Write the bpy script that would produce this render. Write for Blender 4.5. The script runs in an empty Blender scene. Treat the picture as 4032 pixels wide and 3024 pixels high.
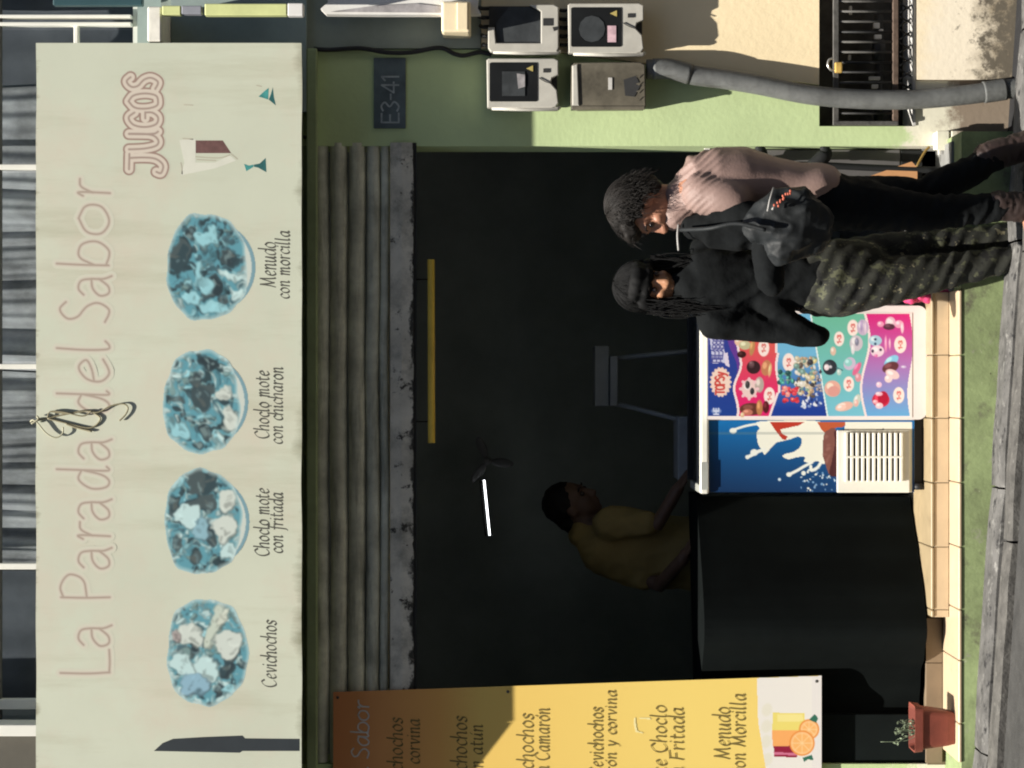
import bpy, bmesh, math, random
import numpy as np
from mathutils import Vector, Matrix, Quaternion, noise

# ------------------------------------------------------------------ camera, sky, sun, exposure
scene = bpy.context.scene
COL = scene.collection
CAM_D, CAM_Z, FPX = 9.5, 1.62, 9500.0          # metres from the facade, eye height over the shop floor, focal length in photo pixels

cam_data = bpy.data.cameras.new('camera')
cam = bpy.data.objects.new('camera', cam_data)
COL.objects.link(cam)
cam_data.sensor_fit = 'HORIZONTAL'
cam_data.sensor_width = 36.0
cam_data.lens = FPX / 4032.0 * 36.0
cam_data.clip_end = 400.0
# the phone was held upright, the picture was saved lying on its side: world up points to the left of the frame
cam.matrix_world = Matrix(((0, 1, 0, 0), (0, 0, -1, -CAM_D), (-1, 0, 0, CAM_Z), (0, 0, 0, 1)))
scene.camera = cam

SUN_DIR = Vector((0.62, 1.0, -2.96)).normalized()      # the way the light travels
world = bpy.data.worlds.new('World')
scene.world = world
world.use_nodes = True
wn = world.node_tree
sky = wn.nodes.new('ShaderNodeTexSky')
sky.sky_type = 'NISHITA'
sky.sun_disc = False
sky.sun_elevation = math.asin(-SUN_DIR.z)
sky.sun_rotation = math.atan2(-SUN_DIR.x, -SUN_DIR.y)
bg = wn.nodes['Background']
bg.inputs['Strength'].default_value = 0.055
wn.links.new(sky.outputs['Color'], bg.inputs['Color'])

sun_data = bpy.data.lights.new('sun', 'SUN')
sun_data.energy = 5.0
sun_data.angle = math.radians(0.5)
sun_data.color = (1.0, 0.945, 0.86)
sun = bpy.data.objects.new('sun', sun_data)
sun.rotation_euler = SUN_DIR.to_track_quat('-Z', 'Y').to_euler()
sun.location = (-2, -4, 8)
COL.objects.link(sun)

scene.view_settings.view_transform = 'Standard'
scene.view_settings.look = 'None'
scene.view_settings.gamma = 1.0
scene.view_settings.use_curve_mapping = False
scene.view_settings.exposure = 1.0
scene.cycles.max_bounces = 6
scene.cycles.transparent_max_bounces = 8
scene.cycles.use_denoising = True
scene.cycles.filter_width = 2.0

rng = random.Random(7)

# ------------------------------------------------------------------ helpers
def at(px, py, Y=0.0):
    """a point of the place from where it shows in the lying photograph and how deep it stands"""
    k = (CAM_D + Y) / FPX
    return Vector(((1512 - py) * k, Y, CAM_Z + (2016 - px) * k))

def lin(c):
    c = c / 255.0
    return c / 12.92 if c <= 0.04045 else ((c + 0.055) / 1.055) ** 2.4

def C(r, g, b, k=0.85):
    return (lin(r) * k, lin(g) * k, lin(b) * k)

def tag(o, label=None, cat=None, group=None, kind=None):
    if label: o['label'] = label
    if cat: o['category'] = cat
    if group: o['group'] = group
    if kind: o['kind'] = kind
    return o

def thing(name, label, cat, loc=(0, 0, 0), group=None, kind=None):
    o = bpy.data.objects.new(name, None)
    o.empty_display_size = 0.1
    o.location = loc
    COL.objects.link(o)
    return tag(o, label, cat, group, kind)

class MB:
    """collects shapes in world coordinates; build() links them as one mesh"""
    def __init__(s):
        s.v, s.f, s.sm = [], [], []
    def add(s, vs, fs, smooth=False):
        n = len(s.v)
        s.v += [tuple(v) for v in vs]
        s.f += [tuple(i + n for i in f) for f in fs]
        s.sm += [smooth] * len(fs)
        return s
    def box(s, x0, x1, y0, y1, z0, z1, rot=None, org=None):
        vs = [Vector((x, y, z)) for x in (x0, x1) for y in (y0, y1) for z in (z0, z1)]
        if rot is not None:
            o = Vector(org)
            vs = [o + rot @ (v - o) for v in vs]
        return s.add(vs, [(0, 1, 3, 2), (4, 6, 7, 5), (0, 4, 5, 1), (2, 3, 7, 6), (0, 2, 6, 4), (1, 5, 7, 3)])
    def bbox(s, x0, x1, y0, y1, z0, z1, b=0.004, seg=2):
        bm = bmesh.new()
        bmesh.ops.create_cube(bm, size=1)
        for v in bm.verts:
            v.co = Vector(((x0 + x1) / 2 + v.co.x * (x1 - x0), (y0 + y1) / 2 + v.co.y * (y1 - y0), (z0 + z1) / 2 + v.co.z * (z1 - z0)))
        bmesh.ops.bevel(bm, geom=bm.edges[:], offset=b, segments=seg, affect='EDGES', profile=0.5)
        bm.verts.index_update()
        s.add([v.co.copy() for v in bm.verts], [[v.index for v in f.verts] for f in bm.faces])
        bm.free()
        return s
    def quad(s, a, b, c, d):
        return s.add([a, b, c, d], [(0, 1, 2, 3)])
    def prism(s, pts, y0, y1):
        """outline in (x, z), extruded from y0 (front) to y1"""
        n = len(pts)
        vs = [(p[0], y0, p[1]) for p in pts] + [(p[0], y1, p[1]) for p in pts]
        fs = [tuple(range(n)), tuple(range(2 * n - 1, n - 1, -1))]
        fs += [(i, i + n, (i + 1) % n + n, (i + 1) % n) for i in range(n)]
        return s.add(vs, fs)
    def prismb(s, pts, y0, y1, b=0.004, seg=2):
        """the same with its front edges rounded"""
        t = MB().prism(pts, y0, y1)
        bm = bmesh.new()
        vs = [bm.verts.new(v) for v in t.v]
        for f in t.f: bm.faces.new([vs[i] for i in f])
        bmesh.ops.recalc_face_normals(bm, faces=bm.faces[:])
        ed = [e for e in bm.edges if abs(e.verts[0].co.y - y0) < 1e-6 and abs(e.verts[1].co.y - y0) < 1e-6]
        bmesh.ops.bevel(bm, geom=ed, offset=b, segments=seg, affect='EDGES', profile=0.5, clamp_overlap=True)
        bm.verts.index_update()
        s.add([v.co.copy() for v in bm.verts], [[v.index for v in f.verts] for f in bm.faces])
        bm.free()
        return s
    def plan(s, pts, z0, z1):
        n = len(pts)
        vs = [(p[0], p[1], z0) for p in pts] + [(p[0], p[1], z1) for p in pts]
        fs = [tuple(range(n)), tuple(range(2 * n - 1, n - 1, -1))]
        fs += [(i, i + n, (i + 1) % n + n, (i + 1) % n) for i in range(n)]
        return s.add(vs, fs)
    def tube(s, pts, r, n=8, cap=True):
        pts = [Vector(p) for p in pts]
        rs = r if isinstance(r, (list, tuple)) else [r] * len(pts)
        vs, fs = [], []
        up = Vector((0.31, 0.87, 0.38))
        for i, p in enumerate(pts):
            t = (pts[min(i + 1, len(pts) - 1)] - pts[max(i - 1, 0)])
            if t.length < 1e-9: t = Vector((0, 0, 1))
            t.normalize()
            a = up - t * up.dot(t)
            if a.length < 1e-4: a = t.orthogonal()
            a.normalize(); b = t.cross(a); up = a
            for k in range(n):
                w = 2 * math.pi * k / n
                vs.append(p + (a * math.cos(w) + b * math.sin(w)) * rs[i])
        for i in range(len(pts) - 1):
            for k in range(n):
                fs.append((i * n + k, i * n + (k + 1) % n, (i + 1) * n + (k + 1) % n, (i + 1) * n + k))
        if cap:
            fs.append(tuple(range(n - 1, -1, -1)))
            fs.append(tuple((len(pts) - 1) * n + k for k in range(n)))
        return s.add(vs, fs, True)
    def ball(s, c, rx, ry=None, rz=None, rot=None, nu=14, nv=9):
        ry = ry or rx; rz = rz or rx
        c = Vector(c)
        vs, fs = [], []
        for j in range(nv + 1):
            th = math.pi * j / nv
            for i in range(nu):
                ph = 2 * math.pi * i / nu
                p = Vector((rx * math.sin(th) * math.cos(ph), ry * math.sin(th) * math.sin(ph), rz * math.cos(th)))
                if rot is not None: p = rot @ p
                vs.append(c + p)
        for j in range(nv):
            for i in range(nu):
                fs.append((j * nu + i, (j + 1) * nu + i, (j + 1) * nu + (i + 1) % nu, j * nu + (i + 1) % nu))
        return s.add(vs, fs, True)
    def chain(s, pts, A=(1, 0, 0), n=16):
        """tapered limb or trunk: pts = (position, radius along A, other radius)"""
        P = [Vector(p[0]) for p in pts]
        ra = [p[1] for p in pts]; rb = [(p[2] if len(p) > 2 else p[1]) for p in pts]
        d0 = (P[0] - P[1]).normalized(); d1 = (P[-1] - P[-2]).normalized()
        r0, r1 = min(ra[0], rb[0]), min(ra[-1], rb[-1])
        QP, QA, QB = [], [], []
        for f in (0.98, 0.8, 0.45):
            c = math.sqrt(1 - f * f)
            QP.append(P[0] + d0 * r0 * f); QA.append(ra[0] * c); QB.append(rb[0] * c)
        for i in range(len(P)):
            QP.append(P[i]); QA.append(ra[i]); QB.append(rb[i])
        for f in (0.45, 0.8, 0.98):
            c = math.sqrt(1 - f * f)
            QP.append(P[-1] + d1 * r1 * f); QA.append(ra[-1] * c); QB.append(rb[-1] * c)
        vs, fs = [], []
        A = Vector(A)
        for i, p in enumerate(QP):
            t = (QP[min(i + 1, len(QP) - 1)] - QP[max(i - 1, 0)]).normalized()
            a = A - t * A.dot(t)
            if a.length < 1e-3: a = t.orthogonal()
            a.normalize(); b = t.cross(a)
            for k in range(n):
                w = 2 * math.pi * k / n
                vs.append(p + a * math.cos(w) * QA[i] + b * math.sin(w) * QB[i])
        m = len(QP)
        for i in range(m - 1):
            for k in range(n):
                fs.append((i * n + k, i * n + (k + 1) % n, (i + 1) * n + (k + 1) % n, (i + 1) * n + k))
        fs.append(tuple(range(n - 1, -1, -1)))
        fs.append(tuple((m - 1) * n + k for k in range(n)))
        return s.add(vs, fs, True)
    def build(s, name, mat, parent=None, smooth=None):
        me = bpy.data.meshes.new(name)
        me.from_pydata(s.v, [], s.f)
        me.update()
        bm = bmesh.new(); bm.from_mesh(me)
        bmesh.ops.recalc_face_normals(bm, faces=bm.faces[:])
        bm.to_mesh(me); bm.free()
        me.polygons.foreach_set('use_smooth', [True] * len(me.polygons) if smooth else (s.sm if smooth is None else [False] * len(me.polygons)))
        o = bpy.data.objects.new(name, me)
        COL.objects.link(o)
        if mat: me.materials.append(mat)
        if parent is not None:
            o.parent = parent
            o.matrix_parent_inverse = PINV(parent)
        return o

def WM(o):
    l = Matrix.LocRotScale(o.location, o.rotation_euler, o.scale)
    return WM(o.parent) @ o.matrix_parent_inverse @ l if o.parent else l

def PINV(parent):
    return WM(parent).inverted()

def remesh(mb, name, mat, parent, voxel=0.009, smooth=4, disp=None):
    """fuse the shapes of mb into one continuous skin"""
    o = mb.build(name, None, None)
    md = o.modifiers.new('r', 'REMESH'); md.mode = 'VOXEL'; md.voxel_size = voxel
    if smooth:
        ms = o.modifiers.new('s', 'SMOOTH'); ms.factor = 0.5; ms.iterations = smooth
    dg = bpy.context.evaluated_depsgraph_get()
    me = bpy.data.meshes.new_from_object(o.evaluated_get(dg), depsgraph=dg)
    bpy.data.objects.remove(o)
    me.name = name
    if disp:
        nrm = [v.normal.copy() for v in me.vertices]
        for v, n in zip(me.vertices, nrm):
            v.co = v.co + n * disp(v.co, n)
        me.update()
    me.polygons.foreach_set('use_smooth', [True] * len(me.polygons))
    me.materials.clear()
    me.materials.append(mat)
    o = bpy.data.objects.new(name, me)
    COL.objects.link(o)
    if parent is not None:
        o.parent = parent
        o.matrix_parent_inverse = PINV(parent)
    return o

def spline(pts, sub=8, closed=False):
    P = [Vector(p) for p in pts]
    if len(P) < 3: return P
    out = []
    n = len(P)
    for i in range(n - 1):
        p0 = P[max(i - 1, 0)]; p1 = P[i]; p2 = P[i + 1]; p3 = P[min(i + 2, n - 1)]
        for k in range(sub):
            t = k / sub
            out.append(0.5 * ((2 * p1) + (p2 - p0) * t + (2 * p0 - 5 * p1 + 4 * p2 - p3) * t * t + (3 * p1 - p0 - 3 * p2 + p3) * t ** 3))
    out.append(P[-1])
    return out

# ------------------------------------------------------------------ materials
MATS = {}
def mat(name, col, rough=0.6, var=0.12, scale=6.0, bump=0.15, bscale=60.0, metal=0.0, spec=0.4, col2=None, lo=0.35, hi=0.65, detail=6.0, bdist=0.004):
    """base colour broken up by two noises, a little relief"""
    m = bpy.data.materials.new(name)
    m.use_nodes = True
    nt = m.node_tree; N = nt.nodes; L = nt.links
    b = N['Principled BSDF']
    b.inputs['Roughness'].default_value = rough
    b.inputs['Metallic'].default_value = metal
    b.inputs['Specular IOR Level'].default_value = spec
    tc = N.new('ShaderNodeTexCoord')
    if var > 0 or col2:
        nz = N.new('ShaderNodeTexNoise'); nz.inputs['Scale'].default_value = scale; nz.inputs['Detail'].default_value = detail; nz.inputs['Roughness'].default_value = 0.65
        L.new(tc.outputs['Object'], nz.inputs['Vector'])
        rp = N.new('ShaderNodeValToRGB')
        rp.color_ramp.elements[0].position = lo; rp.color_ramp.elements[1].position = hi
        c2 = col2 if col2 else tuple(c * (1 - var) for c in col)
        c1 = col if col2 else tuple(min(1, c * (1 + var * 0.6)) for c in col)
        rp.color_ramp.elements[0].color = (*c2, 1); rp.color_ramp.elements[1].color = (*c1, 1)
        L.new(nz.outputs['Fac'], rp.inputs['Fac'])
        L.new(rp.outputs['Color'], b.inputs['Base Color'])
    else:
        b.inputs['Base Color'].default_value = (*col, 1)
    if bump > 0:
        n2 = N.new('ShaderNodeTexNoise'); n2.inputs['Scale'].default_value = bscale; n2.inputs['Detail'].default_value = 5
        L.new(tc.outputs['Object'], n2.inputs['Vector'])
        bp = N.new('ShaderNodeBump'); bp.inputs['Strength'].default_value = bump; bp.inputs['Distance'].default_value = bdist
        L.new(n2.outputs['Fac'], bp.inputs['Height'])
        L.new(bp.outputs['Normal'], b.inputs['Normal'])
    MATS[name] = m
    return m

def layer(m, col, scale, lo, hi, axis=None, a0=0, a1=1, stretch=(1, 1, 1), detail=8, rough=0.7, off=(0, 0, 0)):
    """a stain, moss or bare patch with a ragged edge over the base colour; axis: grows from a0 to a1 along that world axis"""
    nt = m.node_tree; N = nt.nodes; L = nt.links
    b = N['Principled BSDF']
    src = b.inputs['Base Color']
    geo = N.new('ShaderNodeNewGeometry')
    mp = N.new('ShaderNodeMapping'); mp.inputs['Scale'].default_value = stretch; mp.inputs['Location'].default_value = off
    L.new(geo.outputs['Position'], mp.inputs['Vector'])
    nz = N.new('ShaderNodeTexNoise'); nz.inputs['Scale'].default_value = scale; nz.inputs['Detail'].default_value = detail; nz.inputs['Roughness'].default_value = rough
    L.new(mp.outputs['Vector'], nz.inputs['Vector'])
    fac = nz.outputs['Fac']
    if axis is not None:
        sp = N.new('ShaderNodeSeparateXYZ'); L.new(geo.outputs['Position'], sp.inputs['Vector'])
        mr = N.new('ShaderNodeMapRange'); mr.inputs['From Min'].default_value = a0; mr.inputs['From Max'].default_value = a1
        mr.inputs['To Min'].default_value = -0.5; mr.inputs['To Max'].default_value = 0.5
        L.new(sp.outputs[axis], mr.inputs['Value'])
        ad = N.new('ShaderNodeMath'); ad.operation = 'ADD'
        L.new(fac, ad.inputs[0]); L.new(mr.outputs['Result'], ad.inputs[1])
        fac = ad.outputs[0]
    rp = N.new('ShaderNodeMapRange'); rp.inputs['From Min'].default_value = lo; rp.inputs['From Max'].default_value = hi
    L.new(fac, rp.inputs['Value'])
    mx = N.new('ShaderNodeMix'); mx.data_type = 'RGBA'
    L.new(rp.outputs['Result'], mx.inputs[0])
    if src.is_linked:
        L.new(src.links[0].from_socket, mx.inputs[6])
    else:
        mx.inputs[6].default_value = src.default_value
    mx.inputs[7].default_value = (*col, 1)
    L.new(mx.outputs[2], src)
    return m

def glass_mat(name, tint=(0.9, 0.95, 0.95), refl=0.12, rough=0.03):
    m = bpy.data.materials.new(name); m.use_nodes = True
    nt = m.node_tree; N = nt.nodes; L = nt.links
    N.remove(N['Principled BSDF'])
    tr = N.new('ShaderNodeBsdfTransparent'); tr.inputs['Color'].default_value = (*tint, 1)
    gl = N.new('ShaderNodeBsdfGlossy'); gl.inputs['Roughness'].default_value = rough
    mx = N.new('ShaderNodeMixShader'); mx.inputs[0].default_value = refl
    L.new(tr.outputs[0], mx.inputs[1]); L.new(gl.outputs[0], mx.inputs[2])
    L.new(mx.outputs[0], N['Material Output'].inputs['Surface'])
    return m

def print_mat(name, rough=0.55):
    m = bpy.data.materials.new(name); m.use_nodes = True
    nt = m.node_tree; N = nt.nodes; L = nt.links
    a = N.new('ShaderNodeAttribute'); a.attribute_name = 'ink'
    L.new(a.outputs['Color'], N['Principled BSDF'].inputs['Base Color'])
    N['Principled BSDF'].inputs['Roughness'].default_value = rough
    N['Principled BSDF'].inputs['Specular IOR Level'].default_value = 0.3
    return m

# ------------------------------------------------------------------ lettering: a pen-stroke alphabet (units: x-height = 100)
G = {
 'a': (96, '72,92 40,100 6,62 10,14 34,0 60,30 74,90;75,100 70,30 78,2 96,14'),
 'A1': (85, '8,84 34,101 66,92 74,60 74,20 86,-8;74,58 34,54 4,30 14,2 44,4 74,34'),
 'b': (86, '6,172 2,90 0,4;2,50 28,98 68,90 78,40 46,0 2,10'),
 'c': (74, '70,84 42,100 8,64 10,18 38,0 72,18'),
 'd': (92, '76,92 40,100 4,60 8,12 34,0 60,24 78,80;84,172 80,80 78,4 94,8'),
 'e': (78, '8,50 44,58 70,76 48,100 14,74 6,28 32,0 72,20'),
 'f': (60, '70,160 50,172 36,130 28,0 20,-50 0,-62;6,96 64,100'),
 'h': (90, '10,172 4,90 0,0;4,50 34,94 62,96 66,50 64,4 84,10'),
 'i': (42, '0,82 16,100 12,30 18,2 38,12;18,136 22,146'),
 'l': (46, '14,172 8,80 10,8 22,0 36,12'),
 'm': (140, '0,86 14,98 10,0;12,56 36,96 56,94 56,0;56,56 82,96 104,94 106,14 116,0 134,14'),
 'n': (94, '0,86 14,98 10,0;12,54 40,96 66,94 66,20 74,0 92,14'),
 'o': (86, '42,100 8,74 4,26 34,0 70,26 72,76 42,100'),
 'r': (64, '0,86 14,98 10,0;12,54 34,92 62,96'),
 's': (64, '60,88 34,100 10,80 26,56 52,40 48,10 22,0 0,12'),
 't': (60, '22,140 16,60 22,8 38,0 56,14;0,96 52,100'),
 'u': (96, '0,86 14,98 8,30 24,0 52,22 70,80;74,98 70,24 76,2 94,14'),
 'v': (80, '0,90 14,98 26,30 34,0;34,0 58,40 74,98'),
 'y': (84, '0,90 14,98 20,40 36,10;76,98 56,30 30,-40 4,-60'),
 'p': (86, '4,96 4,0 2,-62;4,50 28,98 68,90 78,40 46,0 6,10'),
 'C': (116, '104,130 70,156 16,120 4,60 30,6 70,0 108,26'),
 'F': (104, '20,150 14,70 4,0;10,146 60,150 110,156;16,80 80,84'),
 'M': (160, '6,0 24,60 34,150;34,150 52,70 70,14;70,14 98,90 122,152;122,152 128,60 140,4 152,10'),
 'S': (86, '76,142 48,162 14,138 20,104 58,74 72,36 44,0 0,14'),
 'L': (90, '2,160 0,70 4,0;4,0 40,-2 82,0'),
 'P': (90, '2,158 0,80 2,0;2,150 40,160 80,132 62,86 4,74'),
 'T': (90, '44,150 42,0;0,150 90,150'),
 'J': (80, '0,150 60,148;44,148 46,70 40,10 16,-26 -14,-16 -10,8'),
 'U': (92, '0,150 4,70 20,8 50,0 76,40 80,150;80,150 80,30 92,0'),
 'G': (92, '82,122 54,152 14,126 2,66 18,10 56,0 82,30 82,66;50,66 84,66'),
 'O': (94, '46,152 8,120 2,60 18,8 48,0 80,12 92,66 80,126 46,152'),
 'E': (80, '0,150 0,0;0,150 70,150;0,76 60,76;0,0 72,0'),
 '3': (80, '4,138 40,152 70,120 36,80 74,40 40,0 2,14'),
 '4': (84, '60,0 60,150;60,150 0,44;0,44 84,44'),
 '1': (50, '4,120 34,150;34,150 34,0'),
 '-': (50, '4,70 46,70'),
 "'": (0, '-40,122 -22,150'),
 ' ': (52, ''),
 'A': (96, '0,0 44,150;44,150 90,0;20,56 70,56'),
 'D': (96, '0,150 0,0;0,150 60,140 88,76 60,10 0,0'),
 'H': (96, '0,150 0,0;88,150 88,0;0,76 88,76'),
 'R': (92, '0,0 0,150;0,150 60,150 76,116 50,78 0,74;36,74 86,0'),
 'N': (96, '0,0 0,150;0,150 86,0;86,0 86,150'),
}
def strokes(ch):
    adv, s = G[ch]
    out = []
    for part in s.split(';'):
        if not part: continue
        pts = [Vector([float(q) / 100 for q in p.split(',')]) for p in part.split()]
        out.append(spline([Vector((p.x, p.y, 0)) for p in pts], 5))
    return adv / 100, out

def ribbon(mb, pts, w, y, nib=None, minw=0.3):
    """pts in (x, z) of a facade-parallel plane; a broad nib makes the stroke swell"""
    vs = []
    for i, p in enumerate(pts):
        t = pts[min(i + 1, len(pts) - 1)] - pts[max(i - 1, 0)]
        if t.length < 1e-9: t = Vector((1, 0, 0))
        t.normalize()
        q = Vector((-t.y, t.x, 0))
        h = w / 2
        if nib is not None:
            nv = Vector((math.cos(nib), math.sin(nib), 0))
            h = w / 2 * max(minw, abs(t.x * nv.y - t.y * nv.x))
        e = t * (h * 0.6 if i == len(pts) - 1 else (-h * 0.6 if i == 0 else 0))
        vs += [(p.x + q.x * h + e.x, y, p.y + q.y * h + e.y), (p.x - q.x * h + e.x, y, p.y - q.y * h + e.y)]
    fs = [(2 * i, 2 * i + 1, 2 * i + 3, 2 * i + 2) for i in range(len(pts) - 1)]
    mb.add(vs, fs)

def text_width(s, track=0.0):
    w = 0; i = 0
    for ch in s:
        w += G[ch][0] / 100 + (track if G[ch][0] else 0)
    return w

def text(mb, s, x, z, y, xh, w, slant=0.18, nib=math.radians(40), track=0.08, sx=1.0):
    """write s with its left end at x on baseline z"""
    cx = 0; k = 0
    for ch in s:
        adv, st = strokes(ch)
        for q in st:
            pts = [Vector((x + (cx + p.x + p.y * slant) * xh * sx, z + p.y * xh, 0)) for p in q]
            ribbon(mb, pts, w, y - (k % 9) * 0.00008, nib)
            k += 1
        cx += adv + (track if adv else 0)
    return cx * xh * sx

def text_px(mb, s, px_base, py_l, py_r, Y, xh_px, w_px, **kw):
    """fit s between two pixel columns of the photograph on a plane at depth Y"""
    k = (CAM_D + Y) / FPX
    a = at(px_base, py_l, Y); W = (py_l - py_r) * k
    tw = text_width(s, kw.get('track', 0.08)) * xh_px * k
    text(mb, s, a.x, a.z, Y, xh_px * k, w_px * k, sx=W / tw, **kw)

# ------------------------------------------------------------------ flat print: colour laid into a fine grid of a flat sheet
class Canvas:
    def __init__(s, x0, x1, y0, y1, step=2.6, col=(255, 255, 255)):
        s.x0, s.x1, s.y0, s.y1 = x0, x1, y0, y1
        s.nx = int((x1 - x0) / step); s.ny = int((y1 - y0) / step)
        s.X, s.Y = np.meshgrid(np.linspace(x0, x1, s.nx + 1), np.linspace(y0, y1, s.ny + 1), indexing='ij')
        s.c = np.ones((s.nx + 1, s.ny + 1, 3)) * np.array(col, float)
        s.a = np.ones((s.nx + 1, s.ny + 1))
    def put(s, m, col):
        m = np.clip(m, 0, 1)[..., None]
        s.c = s.c * (1 - m) + np.array(col, float) * m
    def ell(s, cx, cy, rx, ry=None, col=(0, 0, 0), rot=0, soft=3.0, amt=1.0):
        ry = ry or rx
        c, n = math.cos(math.radians(rot)), math.sin(math.radians(rot))
        dx, dy = s.X - cx, s.Y - cy
        u = (dx * c + dy * n) / rx; v = (-dx * n + dy * c) / ry
        d = (1 - np.sqrt(u * u + v * v)) * min(rx, ry)
        s.put((d / soft + 0.5).clip(0, 1) * amt, col)
    def inside(s, pts):
        m = np.zeros_like(s.X, bool)
        n = len(pts)
        for i in range(n):
            (ax, ay), (bx, by) = pts[i], pts[(i + 1) % n]
            if ay == by: continue
            cond = ((ay > s.Y) != (by > s.Y)) & (s.X < (bx - ax) * (s.Y - ay) / (by - ay) + ax)
            m ^= cond
        return m
    def poly(s, pts, col, smooth=False, amt=1.0):
        if smooth:
            P = [Vector((p[0], p[1], 0)) for p in pts]
            P = P[-2:] + P + P[:3]
            q = spline(P, 6)[12:-12]
            pts = [(p.x, p.y) for p in q]
        s.put(s.inside(pts).astype(float) * amt, col)
    def line(s, pts, w, col, amt=1.0):
        P = spline([Vector((p[0], p[1], 0)) for p in pts], 5)
        d = np.full(s.X.shape, 1e9)
        for a, b in zip(P[:-1], P[1:]):
            ex, ey = b.x - a.x, b.y - a.y
            L2 = ex * ex + ey * ey + 1e-9
            t = np.clip(((s.X - a.x) * ex + (s.Y - a.y) * ey) / L2, 0, 1)
            d = np.minimum(d, np.hypot(s.X - a.x - t * ex, s.Y - a.y - t * ey))
        s.put(((w / 2 - d) / 2.5 + 0.5).clip(0, 1) * amt, col)
    def blur(s, n=1):
        for _ in range(n):
            p = np.pad(s.c, ((1, 1), (1, 1), (0, 0)), 'edge')
            s.c = (p[:-2, 1:-1] + p[2:, 1:-1] + p[1:-1, :-2] + p[1:-1, 2:] + 2 * p[1:-1, 1:-1]) / 6
    def word(s, t, x_base, y_l, y_r, xh, w, col, x_tilt=0.0):
        tw = text_width(t, 0.1); k = (y_l - y_r) / tw; cx = 0
        for ch in t:
            adv, st = strokes(ch)
            for q in st:
                s.line([(x_base - p.y * xh + x_tilt * (cx + p.x) * k, y_l - (cx + p.x) * k) for p in q[::2] + [q[-1]]], w, col)
            cx += adv + 0.1
    def build(s, name, Y, material, parent, k=0.85):
        nx, ny = s.nx + 1, s.ny + 1
        kk = (CAM_D + Y) / FPX
        co = np.stack([(1512 - s.Y) * kk, np.full(s.X.shape, Y), CAM_Z + (2016 - s.X) * kk], -1).reshape(-1, 3)
        idx = np.arange(nx * ny).reshape(nx, ny)
        q = np.stack([idx[:-1, :-1], idx[1:, :-1], idx[1:, 1:], idx[:-1, 1:]], -1).reshape(-1, 4)
        keep = (s.a.reshape(-1)[q].mean(1) > 0.5)
        q = q[keep]
        used = np.unique(q)
        remap = -np.ones(nx * ny, int); remap[used] = np.arange(len(used))
        me = bpy.data.meshes.new(name)
        me.from_pydata(co[used].tolist(), [], remap[q].tolist())
        me.update()
        cc = s.c.reshape(-1, 3)[used] / 255.0
        cl = np.where(cc <= 0.04045, cc / 12.92, ((cc + 0.055) / 1.055) ** 2.4) * k
        att = me.color_attributes.new('ink', 'FLOAT_COLOR', 'POINT')
        att.data.foreach_set('color', np.concatenate([cl, np.ones((len(cl), 1))], 1).astype(np.float32).ravel())
        me.materials.append(material)
        bm = bmesh.new(); bm.from_mesh(me)
        bm.normal_update()
        if len(bm.faces) and bm.faces[:][0].normal.y > 0:
            bmesh.ops.reverse_faces(bm, faces=bm.faces[:])
        bm.to_mesh(me); bm.free()
        o = bpy.data.objects.new(name, me)
        COL.objects.link(o)
        if parent is not None:
            o.parent = parent
            o.matrix_parent_inverse = PINV(parent)
        return o
# ------------------------------------------------------------------ palette
M = {}
M['green'] = mat('green_wall_paint', C(203, 222, 166), 0.75, 0.10, 2.2, 0.25, 45)
layer(M['green'], C(240, 236, 214), 5.5, 0.50, 0.58, axis=2, a0=0.42, a1=-0.18)            # paint flaked to white filler
layer(M['green'], C(150, 135, 118), 4.0, 0.56, 0.68, axis=2, a0=0.22, a1=-0.36, off=(3, 0, 1))   # bare cement
layer(M['green'], C(88, 98, 66), 9.0, 0.66, 0.78, off=(7, 2, 4))                            # mould specks
M['cream'] = mat('cream_wall_paint', C(252, 232, 190, 0.92), 0.75, 0.06, 2.0, 0.25, 45)
layer(M['cream'], C(250, 238, 214, 0.9), 3.0, 0.45, 0.75, axis=2, a0=0.35, a1=-0.2)
layer(M['cream'], C(160, 146, 122), 6.0, 0.62, 0.95, axis=2, a0=0.15, a1=-0.35, stretch=(1, 1, 0.7))
layer(M['cream'], C(110, 102, 88), 20.0, 0.78, 0.90, axis=2, a0=0.5, a1=-0.4)
M['greenbase'] = mat('green_base_paint', C(150, 166, 116), 0.85, 0.18, 4, 0.35, 50)
layer(M['greenbase'], C(110, 120, 84), 5, 0.45, 0.72)
layer(M['greenbase'], C(150, 148, 132), 11, 0.58, 0.70, off=(9, 3, 3))
layer(M['greenbase'], C(92, 88, 74), 6, 0.56, 0.70, off=(1, 8, 2))
layer(M['greenbase'], C(205, 205, 180), 30, 0.66, 0.72)
layer(M['greenbase'], C(50, 45, 42), 24, 0.69, 0.74, off=(2, 5, 1))
M['bandgreen'] = mat('header_paint', C(160, 175, 130), 0.7, 0.2, 5, 0.2, 40)
M['room'] = mat('room_plaster', (0.42, 0.46, 0.45), 0.85, 0.2, 2, 0.1, 30)
M['roomfloor'] = mat('room_floor', (0.2, 0.2, 0.19), 0.6, 0.25, 4, 0.1, 40)
M['greygreen'] = mat('grey_green_paint', C(150, 160, 150), 0.75, 0.15, 3, 0.3, 30)
M['white'] = mat('white_paint', C(246, 244, 232), 0.5, 0.06, 4, 0.05, 40)
M['slab'] = mat('white_slab_paint', C(248, 244, 230), 0.7, 0.12, 12, 0.4, 30)
M['taupe'] = mat('taupe_wall_paint', C(96, 92, 82), 0.8, 0.12, 3, 0.15, 30)
M['slategrey'] = mat('slate_paint', C(150, 166, 162), 0.6, 0.15, 4, 0.1, 30)
M['teal'] = mat('teal_paint', C(52, 84, 90), 0.5, 0.15, 4, 0.1, 30)
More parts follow.
